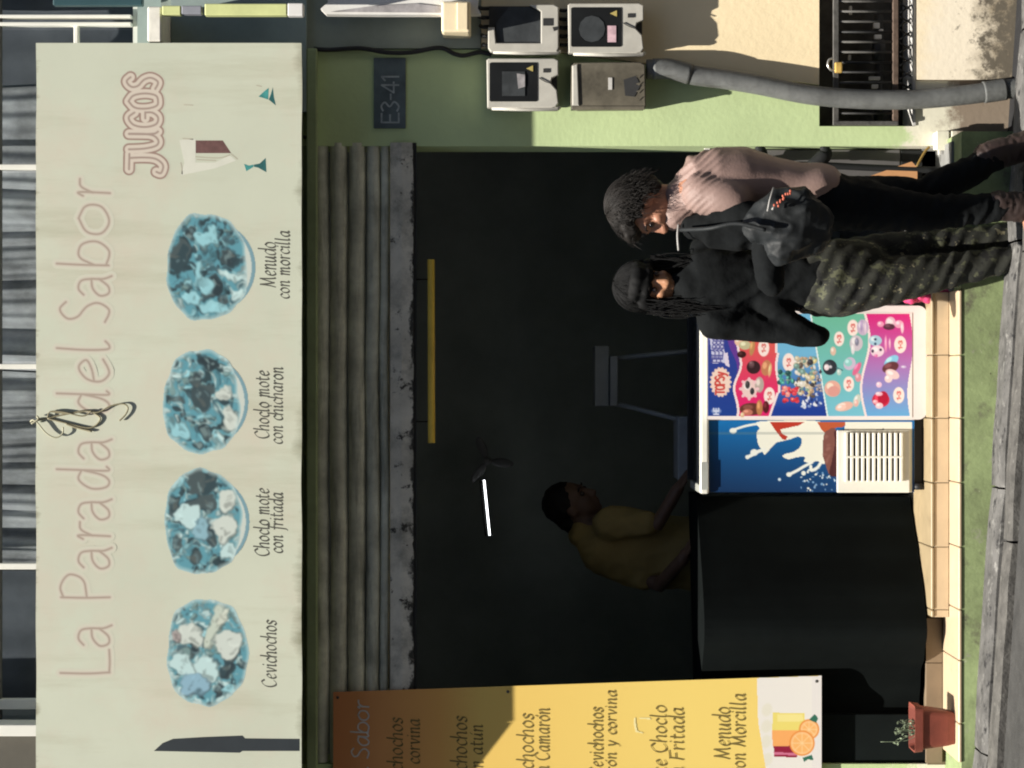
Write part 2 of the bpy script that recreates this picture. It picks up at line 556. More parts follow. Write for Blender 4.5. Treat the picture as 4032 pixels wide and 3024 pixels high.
M['curtain'] = mat('grey_curtain', (0.40, 0.41, 0.42), 0.9, 0.5, 3.5, 0.1, 30)
M['darkcurtain'] = mat('dark_blind', (0.10, 0.11, 0.125), 0.9, 0.3, 3, 0.1, 30)
M['glass'] = glass_mat('window_glass', (0.80, 0.83, 0.84), 0.10)
M['steel'] = mat('dull_shutter_steel', (0.66, 0.66, 0.54), 0.6, 0.3, 7, 0.2, 30, metal=0.15)
layer(M['steel'], (0.20, 0.20, 0.15), 4, 0.50, 0.72, stretch=(0.5, 1, 5))
M['steelplate'] = mat('shutter_bottom_steel', (0.66, 0.62, 0.52), 0.55, 0.25, 5, 0.2, 30, metal=0.1)
layer(M['steelplate'], (0.24, 0.23, 0.19), 6, 0.48, 0.70, off=(3, 3, 3))
layer(M['steelplate'], (0.05, 0.047, 0.04), 13, 0.585, 0.64)
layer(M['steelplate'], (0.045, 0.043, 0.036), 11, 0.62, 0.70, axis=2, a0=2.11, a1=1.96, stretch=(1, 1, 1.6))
M['tile'] = mat('cream_tile', C(208, 186, 154), 0.35, 0.07, 10, 0.06, 30, spec=0.5)
layer(M['tile'], C(176, 152, 116), 12, 0.60, 0.82)
M['treadtile'] = mat('tread_tile', C(212, 190, 150, 0.5), 0.4, 0.1, 10, 0.06, 30, spec=0.5)
layer(M['treadtile'], C(150, 130, 100, 0.5), 9, 0.56, 0.8)
M['shadetile'] = mat('shaded_riser_tile', C(138, 120, 98), 0.5, 0.12, 8, 0.1, 30)  # left riser stretch: its shade is put into this darker tile colour
M['grout'] = mat('step_mortar', C(120, 104, 82), 0.9, 0.2, 20, 0.4, 60)
M['asphalt'] = mat('asphalt', (0.044, 0.043, 0.041), 0.95, 0.35, 9, 0.9, 120)
layer(M['asphalt'], (0.08, 0.078, 0.074), 60, 0.62, 0.70)
M['kerb'] = mat('kerb_stone', (0.10, 0.097, 0.092), 0.9, 0.45, 9, 0.5, 60)
layer(M['kerb'], (0.22, 0.215, 0.20), 16, 0.56, 0.68, stretch=(1, 1, 1))
layer(M['kerb'], (0.014, 0.014, 0.015), 15, 0.55, 0.63, off=(5, 1, 3))
M['kerb2'] = mat('kerb_concrete', (0.085, 0.081, 0.074), 0.9, 0.4, 16, 0.9, 70)
layer(M['kerb2'], (0.15, 0.145, 0.13), 26, 0.58, 0.68)
M['gutter'] = mat('gutter_dirt', (0.012, 0.012, 0.013), 1, 0.3, 20, 0.5, 60)
M['black'] = mat('black_matt', (0.012, 0.013, 0.013), 0.7, 0.2, 6, 0.1, 30, spec=0.25)
M['blackmetal'] = mat('black_iron', (0.02, 0.02, 0.02), 0.6, 0.3, 20, 0.3, 60)
M['rust'] = mat('rusty_iron', (0.11, 0.075, 0.055), 0.75, 0.4, 25, 0.4, 80)
M['greyiron'] = mat('grey_painted_iron', (0.085, 0.082, 0.075), 0.7, 0.35, 25, 0.4, 80)
M['conduit'] = mat('grey_conduit_plastic', (0.14, 0.145, 0.14), 0.65, 0.25, 9, 0.35, 40)
layer(M['conduit'], (0.055, 0.053, 0.05), 10, 0.52, 0.75, stretch=(1, 1, 0.35))
M['meter'] = mat('meter_plastic', (0.50, 0.48, 0.42), 0.45, 0.12, 12, 0.05, 30)
M['meterback'] = mat('meter_back_plastic', (0.035, 0.035, 0.035), 0.6, 0.2, 12, 0.05, 30)
M['meterwin'] = mat('meter_window', (0.014, 0.015, 0.016), 0.3, 0.2, 8, 0, 30, spec=0.35)
M['meterdial'] = mat('meter_dial', (0.05, 0.055, 0.058), 0.4, 0.3, 14, 0.05, 30)
M['metergrime'] = mat('grimy_meter_cover', (0.13, 0.115, 0.085), 0.5, 0.4, 9, 0.2, 30)
layer(M['metergrime'], (0.035, 0.033, 0.028), 14, 0.58, 0.70)
M['brass'] = mat('brass', (0.55, 0.40, 0.12), 0.35, 0.2, 20, 0.05, 30, metal=0.8)
M['chrome'] = mat('steel_shackle', (0.6, 0.6, 0.58), 0.3, 0.1, 20, 0, 30, metal=0.9)
M['yellowtri'] = mat('warning_yellow', (0.45, 0.36, 0.12), 0.5, 0.1, 9, 0)
M['pinksticker'] = mat('pale_pink_sticker', (0.62, 0.42, 0.46), 0.5, 0.3, 30, 0)
M['whitespot'] = mat('white_plastic_bits', (0.6, 0.58, 0.54), 0.5, 0.2, 30, 0.1)
M['cable'] = mat('black_cable', (0.016, 0.016, 0.017), 0.6, 0.2, 20, 0.1)
M['plate'] = mat('enamel_number_plate', (0.10, 0.13, 0.14), 0.45, 0.3, 10, 0.05)
M['platenum'] = mat('worn_number_paint', (0.34, 0.38, 0.38), 0.5, 0.3, 30, 0)
M['creambox'] = mat('cream_plastic', C(252, 234, 196), 0.5, 0.05, 8, 0.1)
M['whiteplastic'] = mat('white_plastic', C(244, 242, 236), 0.35, 0.08, 6, 0.05)
M['clearwrap'] = mat('clouded_plastic', (0.36, 0.34, 0.34), 0.3, 0.4, 12, 0.3)

# ------------------------------------------------------------------ ground
def gz(x):
    return -0.11 - 0.065 * (x + 1.5)

SL = math.atan(0.065)
road = MB()
xs = [-90, -30, -8, -3, -1.5, 0, 1.5, 3, 8, 30, 90]
ys = [-0.82, -2, -5, -12, -40, -120]
vs = [(x, y, gz(max(-12, min(12, x))) - 0.03) for y in ys for x in xs]
nx = len(xs)
road.add(vs, [(j * nx + i, j * nx + i + 1, (j + 1) * nx + i + 1, (j + 1) * nx + i) for j in range(len(ys) - 1) for i in range(nx - 1)])
o = road.build('road', M['asphalt']); o['kind'] = 'structure'
g = MB()
vs = [(x, y, gz(max(-12, min(12, x))) - 0.06) for y in (-0.84, 14, 120) for x in xs]
g.add(vs, [(j * nx + i, j * nx + i + 1, (j + 1) * nx + i + 1, (j + 1) * nx + i) for j in range(2) for i in range(nx - 1)])
o = g.build('ground', M['gutter']); o['kind'] = 'structure'

# the far side of the street, behind the photographer: its shaded fronts close off the low sky
M['oppwall'] = mat('opposite_plaster', (0.20, 0.19, 0.17), 0.85, 0.2, 1.5, 0.2, 10)
M['oppwin'] = mat('opposite_window', (0.03, 0.035, 0.04), 0.2, 0.2, 2, 0)
mb = MB()
hx = -34; r = random.Random(31)
while hx < 34:
    wd = r.uniform(7, 11); hh = r.uniform(9, 12)
    mb.box(hx, hx + wd - 0.02, -20, -13 + r.uniform(-.3, .3), -3.2, hh)
    hx += wd
opp = mb.build('street_front', M['oppwall']); opp['kind'] = 'structure'
mb = MB()
for k in range(-10, 11):
    for j in range(3):
        mb.box(k * 3.1 - .6, k * 3.1 + .6, -12.72, -12.66, 1.0 + j * 2.9, 2.5 + j * 2.9)
mb.build('windows', M['oppwin'], opp)['kind'] = 'stuff'

kerb = thing('kerb', None, None, (0, -0.6, gz(0)), kind='structure')
def slab_run(y0, y1, material, length, h, x0=-4.2, x1=4.6, jit=0.002, name='kerb_stone'):
    x = x0; r = random.Random(int(abs(y0) * 100))
    while x < x1:
        L = length * r.uniform(0.8, 1.2)
        mb = MB()
        a, b = x + 0.004, min(x + L, x1) - 0.004
        n = 8; m = 4
        top = []
        for i in range(n + 1):
            for j in range(m + 1):
                X = a + (b - a) * i / n; Y = y0 + (y1 - y0) * j / m
                e = (0.010 if j in (0, m) else 0) + (0.006 if i in (0, n) else 0)
                top.append((X + r.uniform(-.002, .002), Y + (r.uniform(-.005, .005) if j in (0, m) else 0), gz(X) + h - e + r.uniform(-jit, jit)))
        mb.add(top, [(i * (m + 1) + j, (i + 1) * (m + 1) + j, (i + 1) * (m + 1) + j + 1, i * (m + 1) + j + 1) for i in range(n) for j in range(m)])
        for jj in (0, m):
            base = [top[i * (m + 1) + jj] for i in range(n + 1)]
            low = [(p[0], p[1], p[2] - 0.09) for p in base]
            mb.add(base + low, [(i, i + 1, n + 2 + i, n + 1 + i) for i in range(n)])
        mb.build(name, material, kerb)
        x += L
slab_run(-0.60, -0.352, M['kerb'], 0.95, 0.0)
slab_run(-0.78, -0.63, M['kerb2'], 1.1, -0.004)

# ------------------------------------------------------------------ the shop building
shop = thing('shop_building', 'green painted shop front with open dark interior under an upstairs window', 'building', (0, 0.1, -0.1))
XR = at(0, 575).x            # right edge of the opening
XL = at(0, 3008).x           # left edge
XB0 = at(0, 195).x           # where the neighbour's paint starts, high up
XB1 = at(0, 338).x           # and low down
zt = at(1240, 0).z
ZTOP = 3.0
zsh = at(1640, 0).z
# right pier with ragged boundary to the neighbour; a hole is left for the caged recess
RX0, RX1, RZ0, RZ1 = at(0, 497, 0).x, 2.05, at(3606, 0).z, at(3226, 0).z
mb = MB()
mb.prism([(XR, -0.6), (RX0, -0.6), (RX0, ZTOP), (XR, ZTOP)], 0.0, 0.25)
mb.prism([(RX0, RZ1), (XB1, RZ1), (at(0, 266).x, 0.99), (XB0, 1.55), (XB0, ZTOP), (RX0, ZTOP)], 0.0, 0.25)
mb.prism([(RX0, -0.6), (XB1 + .02, -0.6), (XB1 + .02, RZ0), (RX0, RZ0)], 0.0, 0.25)
mb.build('wall', M['green'], shop)
mb = MB().box(XL - 1.6, XL, 0.0, 0.25, -0.4, ZTOP)
mb.build('wall', M['green'], shop)
mb = MB().box(XL, XR, 0.0, 0.25, zt, ZTOP)
mb.build('lintel', M['bandgreen'], shop)
# thin mouldings under the sign
mb = MB().bbox(XL - 1.2, XB0, -0.045, -0.001, zt - 0.012, zt + 0.03, 0.006)
mb.build('moulding', M['bandgreen'], shop)
# the room behind
RB = 2.5
MB().box(XL - 0.5, XR + 0.5, RB, RB + 0.1, -0.2, 2.6).build('back_wall', M['room'], shop)
MB().box(XL - 0.6, XL - 0.5, 0.25, RB, -0.2, 2.6).build('side_wall', M['room'], shop)
MB().box(XR + 0.5, XR + 0.6, 0.25, RB, -0.2, 2.6).build('side_wall', M['room'], shop)
MB().box(XL - 0.6, XR + 0.6, 0.25, RB, 2.45, 2.55).build('ceiling', M['room'], shop)
MB().box(XL - 0.6, XR + 0.6, 0.10, RB, -0.25, -0.012).build('floor', M['roomfloor'], shop)
# dark door leaf folded against the left jamb
M['doorgreen'] = mat('shaded_door_green', (0.0055, 0.008, 0.008), 0.8, 0.2, 5, 0.1, spec=0.1)  # green leaf standing in shade: that shade is put into this near-black colour
d = MB().bbox(XL + 0.002, at(0, 2815).x, 0.02, 0.06, -0.06, 1.95, 0.004).build('door_leaf', M['doorgreen'], shop)

# upper floor: slab, long window, pale strip
zsl0, zsl1 = at(635, 0, -0.30).z, at(580, 0, -0.30).z
mb = MB()
sx0, sx1 = XL - 1.2, at(0, 25, -0.30).x
mb.bbox(sx0, at(0, 175, -0.3).x, -0.235, 0.0, zsl0, zsl1, 0.006)
mb.bbox(at(0, 163, -0.30).x, sx1, -0.30, 0.0, zsl0, zsl1, 0.006)
mb.build('balcony_slab', M['slab'], shop)
mb = MB().box(XL - 1.6, 4.2, 0.10, 0.3, ZTOP + 0.002, zsl1 + 0.10)
mb.build('parapet', M['slategrey'], shop)
MB().box(XB0 - 0.25, 4.2, -0.05, -0.014, zt + 0.03, zsl0 - 0.002).build('recess_panel', M['slategrey'], shop)
WZ0, WZ1, WY = zsl1 + 0.10, zsl1 + 2.0, 0.16
mb = MB().box(XL - 0.05, at(0, 0, WY).x + 0.9, WY + 0.02, WY + 0.05, WZ0 - 0.02, WZ0 + 0.03)
window = mb.build('window', M['white'], shop)
def vbar(py, w, z0, z1, y=WY, name='mullion', m='white'):
    k = (CAM_D + y) / FPX
    x = at(0, py, y).x
    MB().bbox(x - w * k / 2, x + w * k / 2, y - 0.03, y + 0.02, z0, z1, 0.003).build(name, M[m], window)
edges = [68, 98, 660, 1443, 2228, 2770]
for py, w in ((68, 13), (98, 14), (660, 21), (1443, 20), (2228, 24), (2770, 40)):
    vbar(py, w, WZ0 + 0.03, WZ1)
mb = MB().bbox(at(0, 2895, -0.02).x, at(0, 2850, -0.02).x, -0.05, 0.1, WZ0, WZ1, 0.004); mb.build('window_jamb', M['white'], shop)
MB().box(XL - 1.6, at(0, 2896, 0).x, 0.0, 0.25, WZ0, WZ1 + 0.3).build('upper_wall', M['taupe'], shop)
MB().box(XL - 1.6, 4.2, 0.0, 0.25, WZ1 + 0.002, WZ1 + 0.9).build('upper_wall', M['taupe'], shop)
# transom corner on the right pane
k = (CAM_D + WY) / FPX
a = at(302, 100, WY); b = at(302, 170, WY)
MB().bbox(b.x - 0.03, a.x, WY - 0.02, WY + 0.02, a.z - 0.009, a.z + 0.009, 0.003).build('transom', M['white'], window)
MB().bbox(at(0, 2850, WY).x, 2.5, WY - 0.02, WY + 0.02, at(6, 0, WY).z, at(0, 0, WY).z + 0.03, 0.003).build('transom', M['greyiron'], window)
pe = [2850, 2770, 2228, 1443, 660, 98, -700]
for i in range(len(pe) - 1):
    g0, g1 = at(0, pe[i], WY).x + 0.02, at(0, pe[i + 1], WY).x - 0.02
    MB().quad((g0, WY + 0.006, WZ0 + 0.03), (g1, WY + 0.006, WZ0 + 0.03), (g1, WY + 0.006, WZ1), (g0, WY + 0.006, WZ1)).build('pane', M['glass'], window)
# hanging cloth behind the panes, folded
def curtain(py0, py1, m, amp, per, seed, y=0.32):
    r = random.Random(seed)
    x0, x1 = at(0, py0, y).x, at(0, py1, y).x
    n = int((x1 - x0) / 0.008)
    ph = [r.uniform(0, 6.28) for _ in range(4)]
    row = []
    for i in range(n + 1):
        x = x0 + (x1 - x0) * i / n
        row.append((x, y + amp * (math.sin(x / per * 6.28 + ph[0]) + 0.6 * math.sin(x / per * 11.3 + ph[1]) + 0.4 * math.sin(x / per * 23 + ph[2]))))
    zs = [WZ0 - 0.1, WZ0 + 0.4, WZ0 + 1, WZ1]
    vs = [(x + 0.02 * math.sin(z * 3 + x * 9), yy + 0.01 * math.sin(z * 5 + x * 4), z) for z in zs for x, yy in row]
    mb = MB()
    mb.add(vs, [(j * (n + 1) + i, j * (n + 1) + i + 1, (j + 1) * (n + 1) + i + 1, (j + 1) * (n + 1) + i) for j in range(len(zs) - 1) for i in range(n)], True)
    mb.build('curtain', M[m], window)
curtain(2770, 2235, 'darkcurtain', 0.01, 0.5, 1)
curtain(2228, 1450, 'curtain', 0.03, 0.16, 2)
curtain(1443, 665, 'curtain', 0.035, 0.21, 3)
curtain(655, 345, 'curtain', 0.03, 0.26, 5)
curtain(340, -500, 'darkcurtain', 0.01, 0.6, 6)
MB().box(XL - 1.5, 4.0, 0.9, 1.0, WZ0 - 0.3, WZ1).build('back_wall', M['room'], shop)
# pale sheet strip right of the sign
st = thing('fascia_strip', 'narrow pale green upright strip beside the right end of the big sign', 'panel', at(900, 38, -0.31))
k = (CAM_D - 0.31) / FPX
def strip(px0, px1, py0, py1, m, y=-0.31, name='strip', b=0.004, d=0.05, par=st):
    a, c = at(px0, py1, y), at(px1, py0, y)
    return MB().bbox(min(a.x, c.x), max(a.x, c.x), y, y + d, min(a.z, c.z), max(a.z, c.z), b).build(name, M[m], par)
M['palegreen'] = mat('pale_green_sheet', C(222, 228, 160), 0.6, 0.12, 6, 0.1)
M['lilac'] = mat('grey_lilac_sheet', C(150, 152, 160), 0.6, 0.15, 8, 0.1)
strip(638, 712, 22, 58, 'palegreen')
strip(714, 794, 22, 55, 'lilac')
strip(806, 1130, 14, 60, 'palegreen')
strip(1132, 1194, 12, 62, 'whiteplastic')
strip(208, 560, -60, 20, 'teal', y=-0.05, name='teal_board', par=st)

# ------------------------------------------------------------------ neighbour's wall
nb = thing('neighbouring_wall', 'cream plastered wall right of the drain conduit, stained at its foot', 'wall', (1.6, 0.1, -0.3))
mb = MB()
X2 = 4.2
PY = -0.012
ZU = at(1895, 0).z
mb.prism([(XB1 + 0.003, RZ1 + .002), (X2, RZ1 + .002), (X2, ZU), (XB0 + 0.003, ZU), (XB0 + 0.003, 1.55), (at(0, 266).x + 0.003, 0.99)], PY, 0.25)
MB().box(XB0 + 0.003, X2, PY - 0.004, 0.25, ZU + 0.002, ZTOP).build('upper_wall', M['greygreen'], nb)
mb.prism([(XB1 + 0.023, -0.8), (X2, -0.8), (X2, RZ0 - .002), (XB1 + 0.023, RZ0 - .002)], PY, 0.25)
mb.prism([(RX1, RZ0 - .002), (X2, RZ0 - .002), (X2, RZ1 + .002), (RX1, RZ1 + .002)], PY, 0.25)
mb.build('wall', M['cream'], nb)
# inside of the recess
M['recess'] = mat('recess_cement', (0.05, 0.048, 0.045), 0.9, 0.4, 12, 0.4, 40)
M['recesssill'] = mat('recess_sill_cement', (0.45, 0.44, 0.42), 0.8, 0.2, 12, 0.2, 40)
mb = MB()
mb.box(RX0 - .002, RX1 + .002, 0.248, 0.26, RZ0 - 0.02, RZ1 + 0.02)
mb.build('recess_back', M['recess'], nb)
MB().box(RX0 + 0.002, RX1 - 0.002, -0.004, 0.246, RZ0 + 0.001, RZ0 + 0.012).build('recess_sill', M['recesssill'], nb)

# ------------------------------------------------------------------ rolling shutter
sh = thing('rolling_shutter', 'rolled up grey corrugated steel shutter over the shop opening', 'shutter', (0, 0.0, zsh))
SX0, SX1 = XL + 0.004, at(0, 562, 0).x
def wavy_slat(px0, px1, bulge, y0):
    mb = MB()
    za, zb = at(px0, 0, y0).z, at(px1, 0, y0).z
    n = 110; m = 10
    r = random.Random(px0)
    ph = r.uniform(0, 6)
    vs = []
    for i in range(n + 1):
        x = SX0 + (SX1 - SX0) * i / n
        wob = 0.0025 * math.sin(x * 5 + ph) + 0.003 * noise.noise(Vector((x * 4.0, ph, 0))) + 0.002 * noise.noise(Vector((x * 15.0, ph, 0)))
        for j in range(m + 1):
            t = j / m
            vs.append((x, y0 + wob - bulge * 0.7 * math.sin(math.pi * t) ** 0.45 + 0.012 * (t > 0.93), za + (zb - za) * t + wob))
    mb.add(vs, [(i * (m + 1) + j, (i + 1) * (m + 1) + j, (i + 1) * (m + 1) + j + 1, i * (m + 1) + j + 1) for i in range(n) for j in range(m)], True)
    mb.build('slat', M['steel'], sh)
for px0, px1, bl in ((1236, 1296, 0.030), (1300, 1368, 0.034), (1373, 1438, 0.032), (1443, 1494, 0.026), (1498, 1534, 0.018)):
    wavy_slat(px0, px1, bl, 0.02)
mb = MB()
r = random.Random(11)
top, bot = at(1537, 0, 0.0).z, zsh
pts = [(SX0, top), (SX1, top)]
n = 150
low = []
for i in range(n + 1):
    x = SX1 + (SX0 - SX1) * i / n
    e = 0.004 * noise.noise(Vector((x * 5, 1, 2))) + 0.012 * max(0, noise.noise(Vector((x * 26, 4, 2))) - 0.15) + 0.0012 * noise.noise(Vector((x * 40, 4, 9)))
    low.append((x, bot + 0.012 + e))
vs = []; fs = []
for i, (x, z) in enumerate(low):
    vs += [(x, -0.008, top), (x, -0.012 - 0.003 * noise.noise(Vector((x * 6, 0, 0))), (top + z) / 2), (x, -0.010, z), (x, 0.012, z)]
for i in range(n):
    for j in range(3):
        fs.append((i * 4 + j, i * 4 + 4 + j, i * 4 + 5 + j, i * 4 + 1 + j))
mb.add(vs, fs, False)
mb.build('bottom_bar', M['steelplate'], sh)
mb = MB().box(SX0, SX1, -0.002, 0.004, bot, bot + 0.02)
mb.build('bottom_lip', M['blackmetal'], sh)

# ------------------------------------------------------------------ entrance step
stp = thing('entrance_step', 'cream tiled entrance step on a mossy green base', 'step', (-0.5, -0.2, -0.1))
Y1, Y2, ZL = -0.17, -0.367, -0.071
XE = at(0, 1148, Y1).x
XC = at(0, 2430, Y1).x
base = MB()
n = 30
fr = [(XL - 0.01 + (XR + 0.02 - XL + 0.01) * i / n) for i in range(n + 1)]
base.add([(x, Y2 + 0.005, ZL - 0.014) for x in fr] + [(x, Y2 + 0.004 + 0.004 * math.sin(x * 7), gz(x) - 0.05) for x in fr], [(i, i + 1, n + 2 + i, n + 1 + i) for i in range(n)])
base.box(XL - 0.6, XR + 0.02, Y2 + 0.012, 0.11, -0.40, ZL - 0.013)
base.build('base', M['greenbase'], stp)
MB().box(XC, XE - .005, Y1 + 0.012, 0.24, ZL - 0.012, -0.013).build('mortar_bed', M['grout'], stp)
MB().box(XL, XC - 0.002, -0.02, 0.24, ZL - 0.012, -0.013).build('mortar_bed', M['grout'], stp)
jo = [1150, 1398, 1647, 1901, 2154, 2401, 2431]
for a, b in zip(jo[:-1], jo[1:]):
    x1, x0 = at(0, a, Y1).x - 0.0012, at(0, b, Y1).x + 0.0012
    MB().bbox(x0, x1, Y1 + rng.uniform(-.001, .001), Y1 + 0.011, ZL + 0.002, -0.013, 0.0015).build('riser_tile', M['tile'], stp)
    MB().bbox(x0, x1, Y1 - 0.006, 0.09, -0.012, 0.0 + rng.uniform(-.0006, .0006), 0.005, 3).build('tread_tile', M['treadtile'], stp)
    if b < 2431: MB().bbox(x0, x1, 0.093, 0.24, -0.011, -0.001, 0.002).build('tread_tile', M['treadtile'], stp)
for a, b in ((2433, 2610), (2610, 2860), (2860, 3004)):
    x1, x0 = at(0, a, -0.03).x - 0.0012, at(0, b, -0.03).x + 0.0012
    MB().bbox(x0, x1, -0.033, -0.022, ZL + 0.002, -0.004, 0.0015).build('riser_tile', M['shadetile'], stp)
jo2 = [1140, 1398, 1647, 1901, 2154, 2401, 2601, 2850, 3004]
for a, b in zip(jo2[:-1], jo2[1:]):
    x1, x0 = at(0, a, Y2).x - 0.0012, at(0, b, Y2).x + 0.0012
    MB().bbox(x0, x1, Y2, Y1 + (0.009 if a < 2401 else 0.14), ZL - 0.012, ZL, 0.004, 3).build('tread_tile', M['tile'], stp)
MB().box(XE + 0.002, XR - 0.002, -0.2, 0.24, ZL - 0.012, ZL - 0.002).build('threshold', M['roomfloor'], stp)
# ------------------------------------------------------------------ the big sign
INK = print_mat('sign_ink', 0.5)
M['signboard'] = mat('faded_vinyl', C(211, 215, 194), 0.45, 0.05, 1.6, 0.04, 14, spec=0.35)
layer(M['signboard'], C(214, 206, 186), 1.8, 0.48, 0.75, stretch=(1, 1, 1))
layer(M['signboard'], C(126, 124, 98), 2.2, 0.64, 0.90, axis=2, a0=2.62, a1=2.34, stretch=(1.6, 1, 0.5), off=(0.6, 0, 0))
layer(M['signboard'], C(192, 192, 168), 2.5, 0.50, 0.80, stretch=(3.0, 1, 0.35), off=(2, 2, 2))
layer(M['signboard'], C(150, 146, 120), 6, 0.80, 1.0, axis=2, a0=3.30, a1=3.47, stretch=(3, 1, .5))
M['lettering'] = mat('faded_lettering', C(176, 150, 134), 0.5, 0.15, 20, 0)
M['halo'] = mat('faded_pink_halo', C(226, 212, 192), 0.5, 0.03, 20, 0)
M['jugosline'] = mat('faded_brown_outline', C(166, 144, 132), 0.5, 0.08, 20, 0)
M['jugosfill'] = mat('faded_pink_fill', C(226, 208, 192), 0.5, 0.04, 20, 0)
M['darkletter'] = mat('faded_dark_lettering', C(92, 92, 84), 0.5, 0.15, 30, 0)
M['knife'] = mat('knife_print', C(52, 58, 62), 0.5, 0.1, 10, 0)
M['tealprint'] = mat('teal_leaf_print', C(70, 150, 146), 0.5, 0.3, 30, 0)
M['tealdark'] = mat('dark_teal_leaf_print', C(48, 104, 104), 0.5, 0.3, 30, 0)
M['maroon'] = mat('maroon_print', C(120, 88, 84), 0.5, 0.25, 22, 0)
M['signedge'] = mat('grey_sign_frame', (0.10, 0.10, 0.08), 0.6, 0.3, 10, 0.1)
YS = -0.30
sign = thing('shop_sign', 'wide faded off white sign with four food bowls and brown lettering', 'sign', (0, YS, at(1190, 0, YS).z))
a, b = at(142, 3055, YS), at(1188, 169, YS)
# a slightly buckled board
mb = MB()
n, m = 90, 30
vs = []
for i in range(n + 1):
    for j in range(m + 1):
        x = a.x + (b.x - a.x) * i / n; z = b.z + (a.z - b.z) * j / m
        y = YS + 0.0005 * math.exp(-((x + 0.62) / 0.03) ** 2) + 0.0005 * math.exp(-((x - 0.06) / 0.03) ** 2)
        z2 = z + (0.004 * noise.noise(Vector((x * 4, 3, 1))) if j in (0, m) else 0)
        vs.append((x, y, z2))
mb.add(vs, [(i * (m + 1) + j, (i + 1) * (m + 1) + j, (i + 1) * (m + 1) + j + 1, i * (m + 1) + j + 1) for i in range(n) for j in range(m)], True)
mb.build('board', M['signboard'], sign)
mb = MB().box(a.x, b.x, YS + 0.006, YS + 0.05, b.z + 0.006, a.z - 0.006)
mb.build('frame', M['signedge'], sign)
# the sign turns the corner past the left edge of the picture
mb = MB()
mb.plan([(a.x - 0.002, YS + 0.002), (a.x - 0.002, YS + 0.045), (a.x - 0.9, -0.001), (a.x - 0.95, -0.001)], b.z, a.z)
mb.build('return_panel', M['signboard'], sign)
for py in (400, 1443, 2500):
    x = at(0, py, YS).x
    MB().box(x - 0.015, x + 0.015, YS + 0.051, -0.002, b.z + 0.10, b.z + 0.13).build('bracket', M['greyiron'], sign)
    MB().box(x - 0.015, x + 0.015, YS + 0.051, 0.098, a.z - 0.2, a.z - 0.17).build('bracket', M['greyiron'], sign)

YT = YS - 0.0002
kS = (CAM_D + YS) / FPX
title = [('L', 2652, 2560), ('A1', 2544, 2462), ('P', 2354, 2262), ('A1', 2239, 2157), ('r', 2122, 2056), ('A1', 2046, 1966), ('d', 1925, 1838), ('A1', 1810, 1730),
         ('d', 1623, 1540), ('e', 1503, 1415), ('l', 1378, 1362), ('S', 1268, 1189), ('A1', 1165, 1087), ('b', 1045, 950), ('o', 922, 806), ('r', 771, 705)]
LETTER_INK = print_mat('faded_letter_ink', 0.5)
BOARD = (212, 212, 192)
def letter_print(cv, items, base, layers, name, fit=True):
    """letters drawn into a thin printed film; only the inked cells are kept"""
    keep = np.zeros_like(cv.X)
    for w, col, xh_of, ext in layers:
        for ch, l, r_ in items:
            adv, st = strokes(ch)
            xs_ = [p.x for q in st for p in q]
            x0, wd = min(xs_), max(max(xs_) - min(xs_), 1e-3)
            sx = (l - r_) / wd if wd > 0.3 else xh_of
            for q in st:
                pts = [(base - p.y * xh_of, l - (p.x - x0) * sx) for p in q[::2] + [q[-1]]]
                cv.line(pts, w, col)
                if ext:
                    sv = cv.c; cv.c = np.zeros_like(sv); cv.line(pts, w + 8, (255, 255, 255)); keep = np.maximum(keep, cv.c[..., 0] / 255); cv.c = sv
    cv.a = keep
    return cv.build(name, YT, LETTER_INK, sign)
words = (title[:2], title[2:8], title[8:11], title[11:])
for wd_ in words:
    l_, r_ = max(t[1] for t in wd_), min(t[2] for t in wd_)
    cv = Canvas(205, 470, r_ - 30, l_ + 30, 2.6, BOARD)
    letter_print(cv, wd_, 430, ((32, (214, 211, 192), 120, True), (17, (210, 200, 184), 120, False), (8, (178, 163, 148), 120, False)), 'title_word')
cv = Canvas(470, 690, 262, 722, 2.6, BOARD)
letter_print(cv, (('J', 682, 606), ('U', 588, 518), ('G', 500, 442), ('O', 428, 368), ('S', 350, 304)), 622, ((48, (160, 136, 124), 76, True), (34, (218, 206, 190), 76, False), (8, (170, 152, 140), 76, False)), 'drink_word')
for lines in ((('Menudo', 1085, 1132, 950, 40), ('con morcilla', 1139, 1176, 905, 33)),
              (('Choclo mote', 1058, 1727, 1457, 35), ('con chicharon', 1112, 1748, 1442, 33)),
              (('Choclo mote', 1058, 2190, 1920, 35), ('con fritada', 1112, 2178, 1936, 33)),
              (('Cevichochos', 1087, 2706, 2440, 36),)):
    mb = MB()
    for s_, base_, l, r_, xh in lines:
        text_px(mb, s_, base_, l, r_, YT, xh, 7.5, track=0.16, slant=0.10)
    mb.build('dish_name', M['darkletter'], sign)
def flat_poly(pts, name, m, y=YT, par=None, depth=0.0006):
    mb = MB().prism([(at(p[0], p[1], y).x, at(p[0], p[1], y).z) for p in pts], y, y + depth)
    return mb.build(name, M[m], par if par is not None else sign)
flat_poly([(606, 2957), (640, 2926), (681, 2909), (800, 2902), (955, 2896), (965, 2907), (1180, 2909), (1180, 2957), (955, 2957), (944, 2964)], 'knife_print', 'knife')
M['paleglass'] = mat('pale_glass_print', C(224, 224, 208), 0.5, 0.05, 12, 0)
flat_poly([(706, 552), (770, 546), (770, 640), (846, 640), (905, 612), (930, 632), (850, 662), (712, 690), (726, 640)], 'glass_print', 'paleglass')
flat_poly([(771, 553), (877, 553), (910, 603), (771, 603)], 'glass_print', 'maroon')
flat_poly([(1018, 380), (1042, 358), (1058, 346), (1056, 392)], 'leaf_print', 'tealprint')
flat_poly([(1058, 392), (1066, 372), (1074, 344), (1078, 380), (1086, 415)], 'leaf_print', 'tealdark')
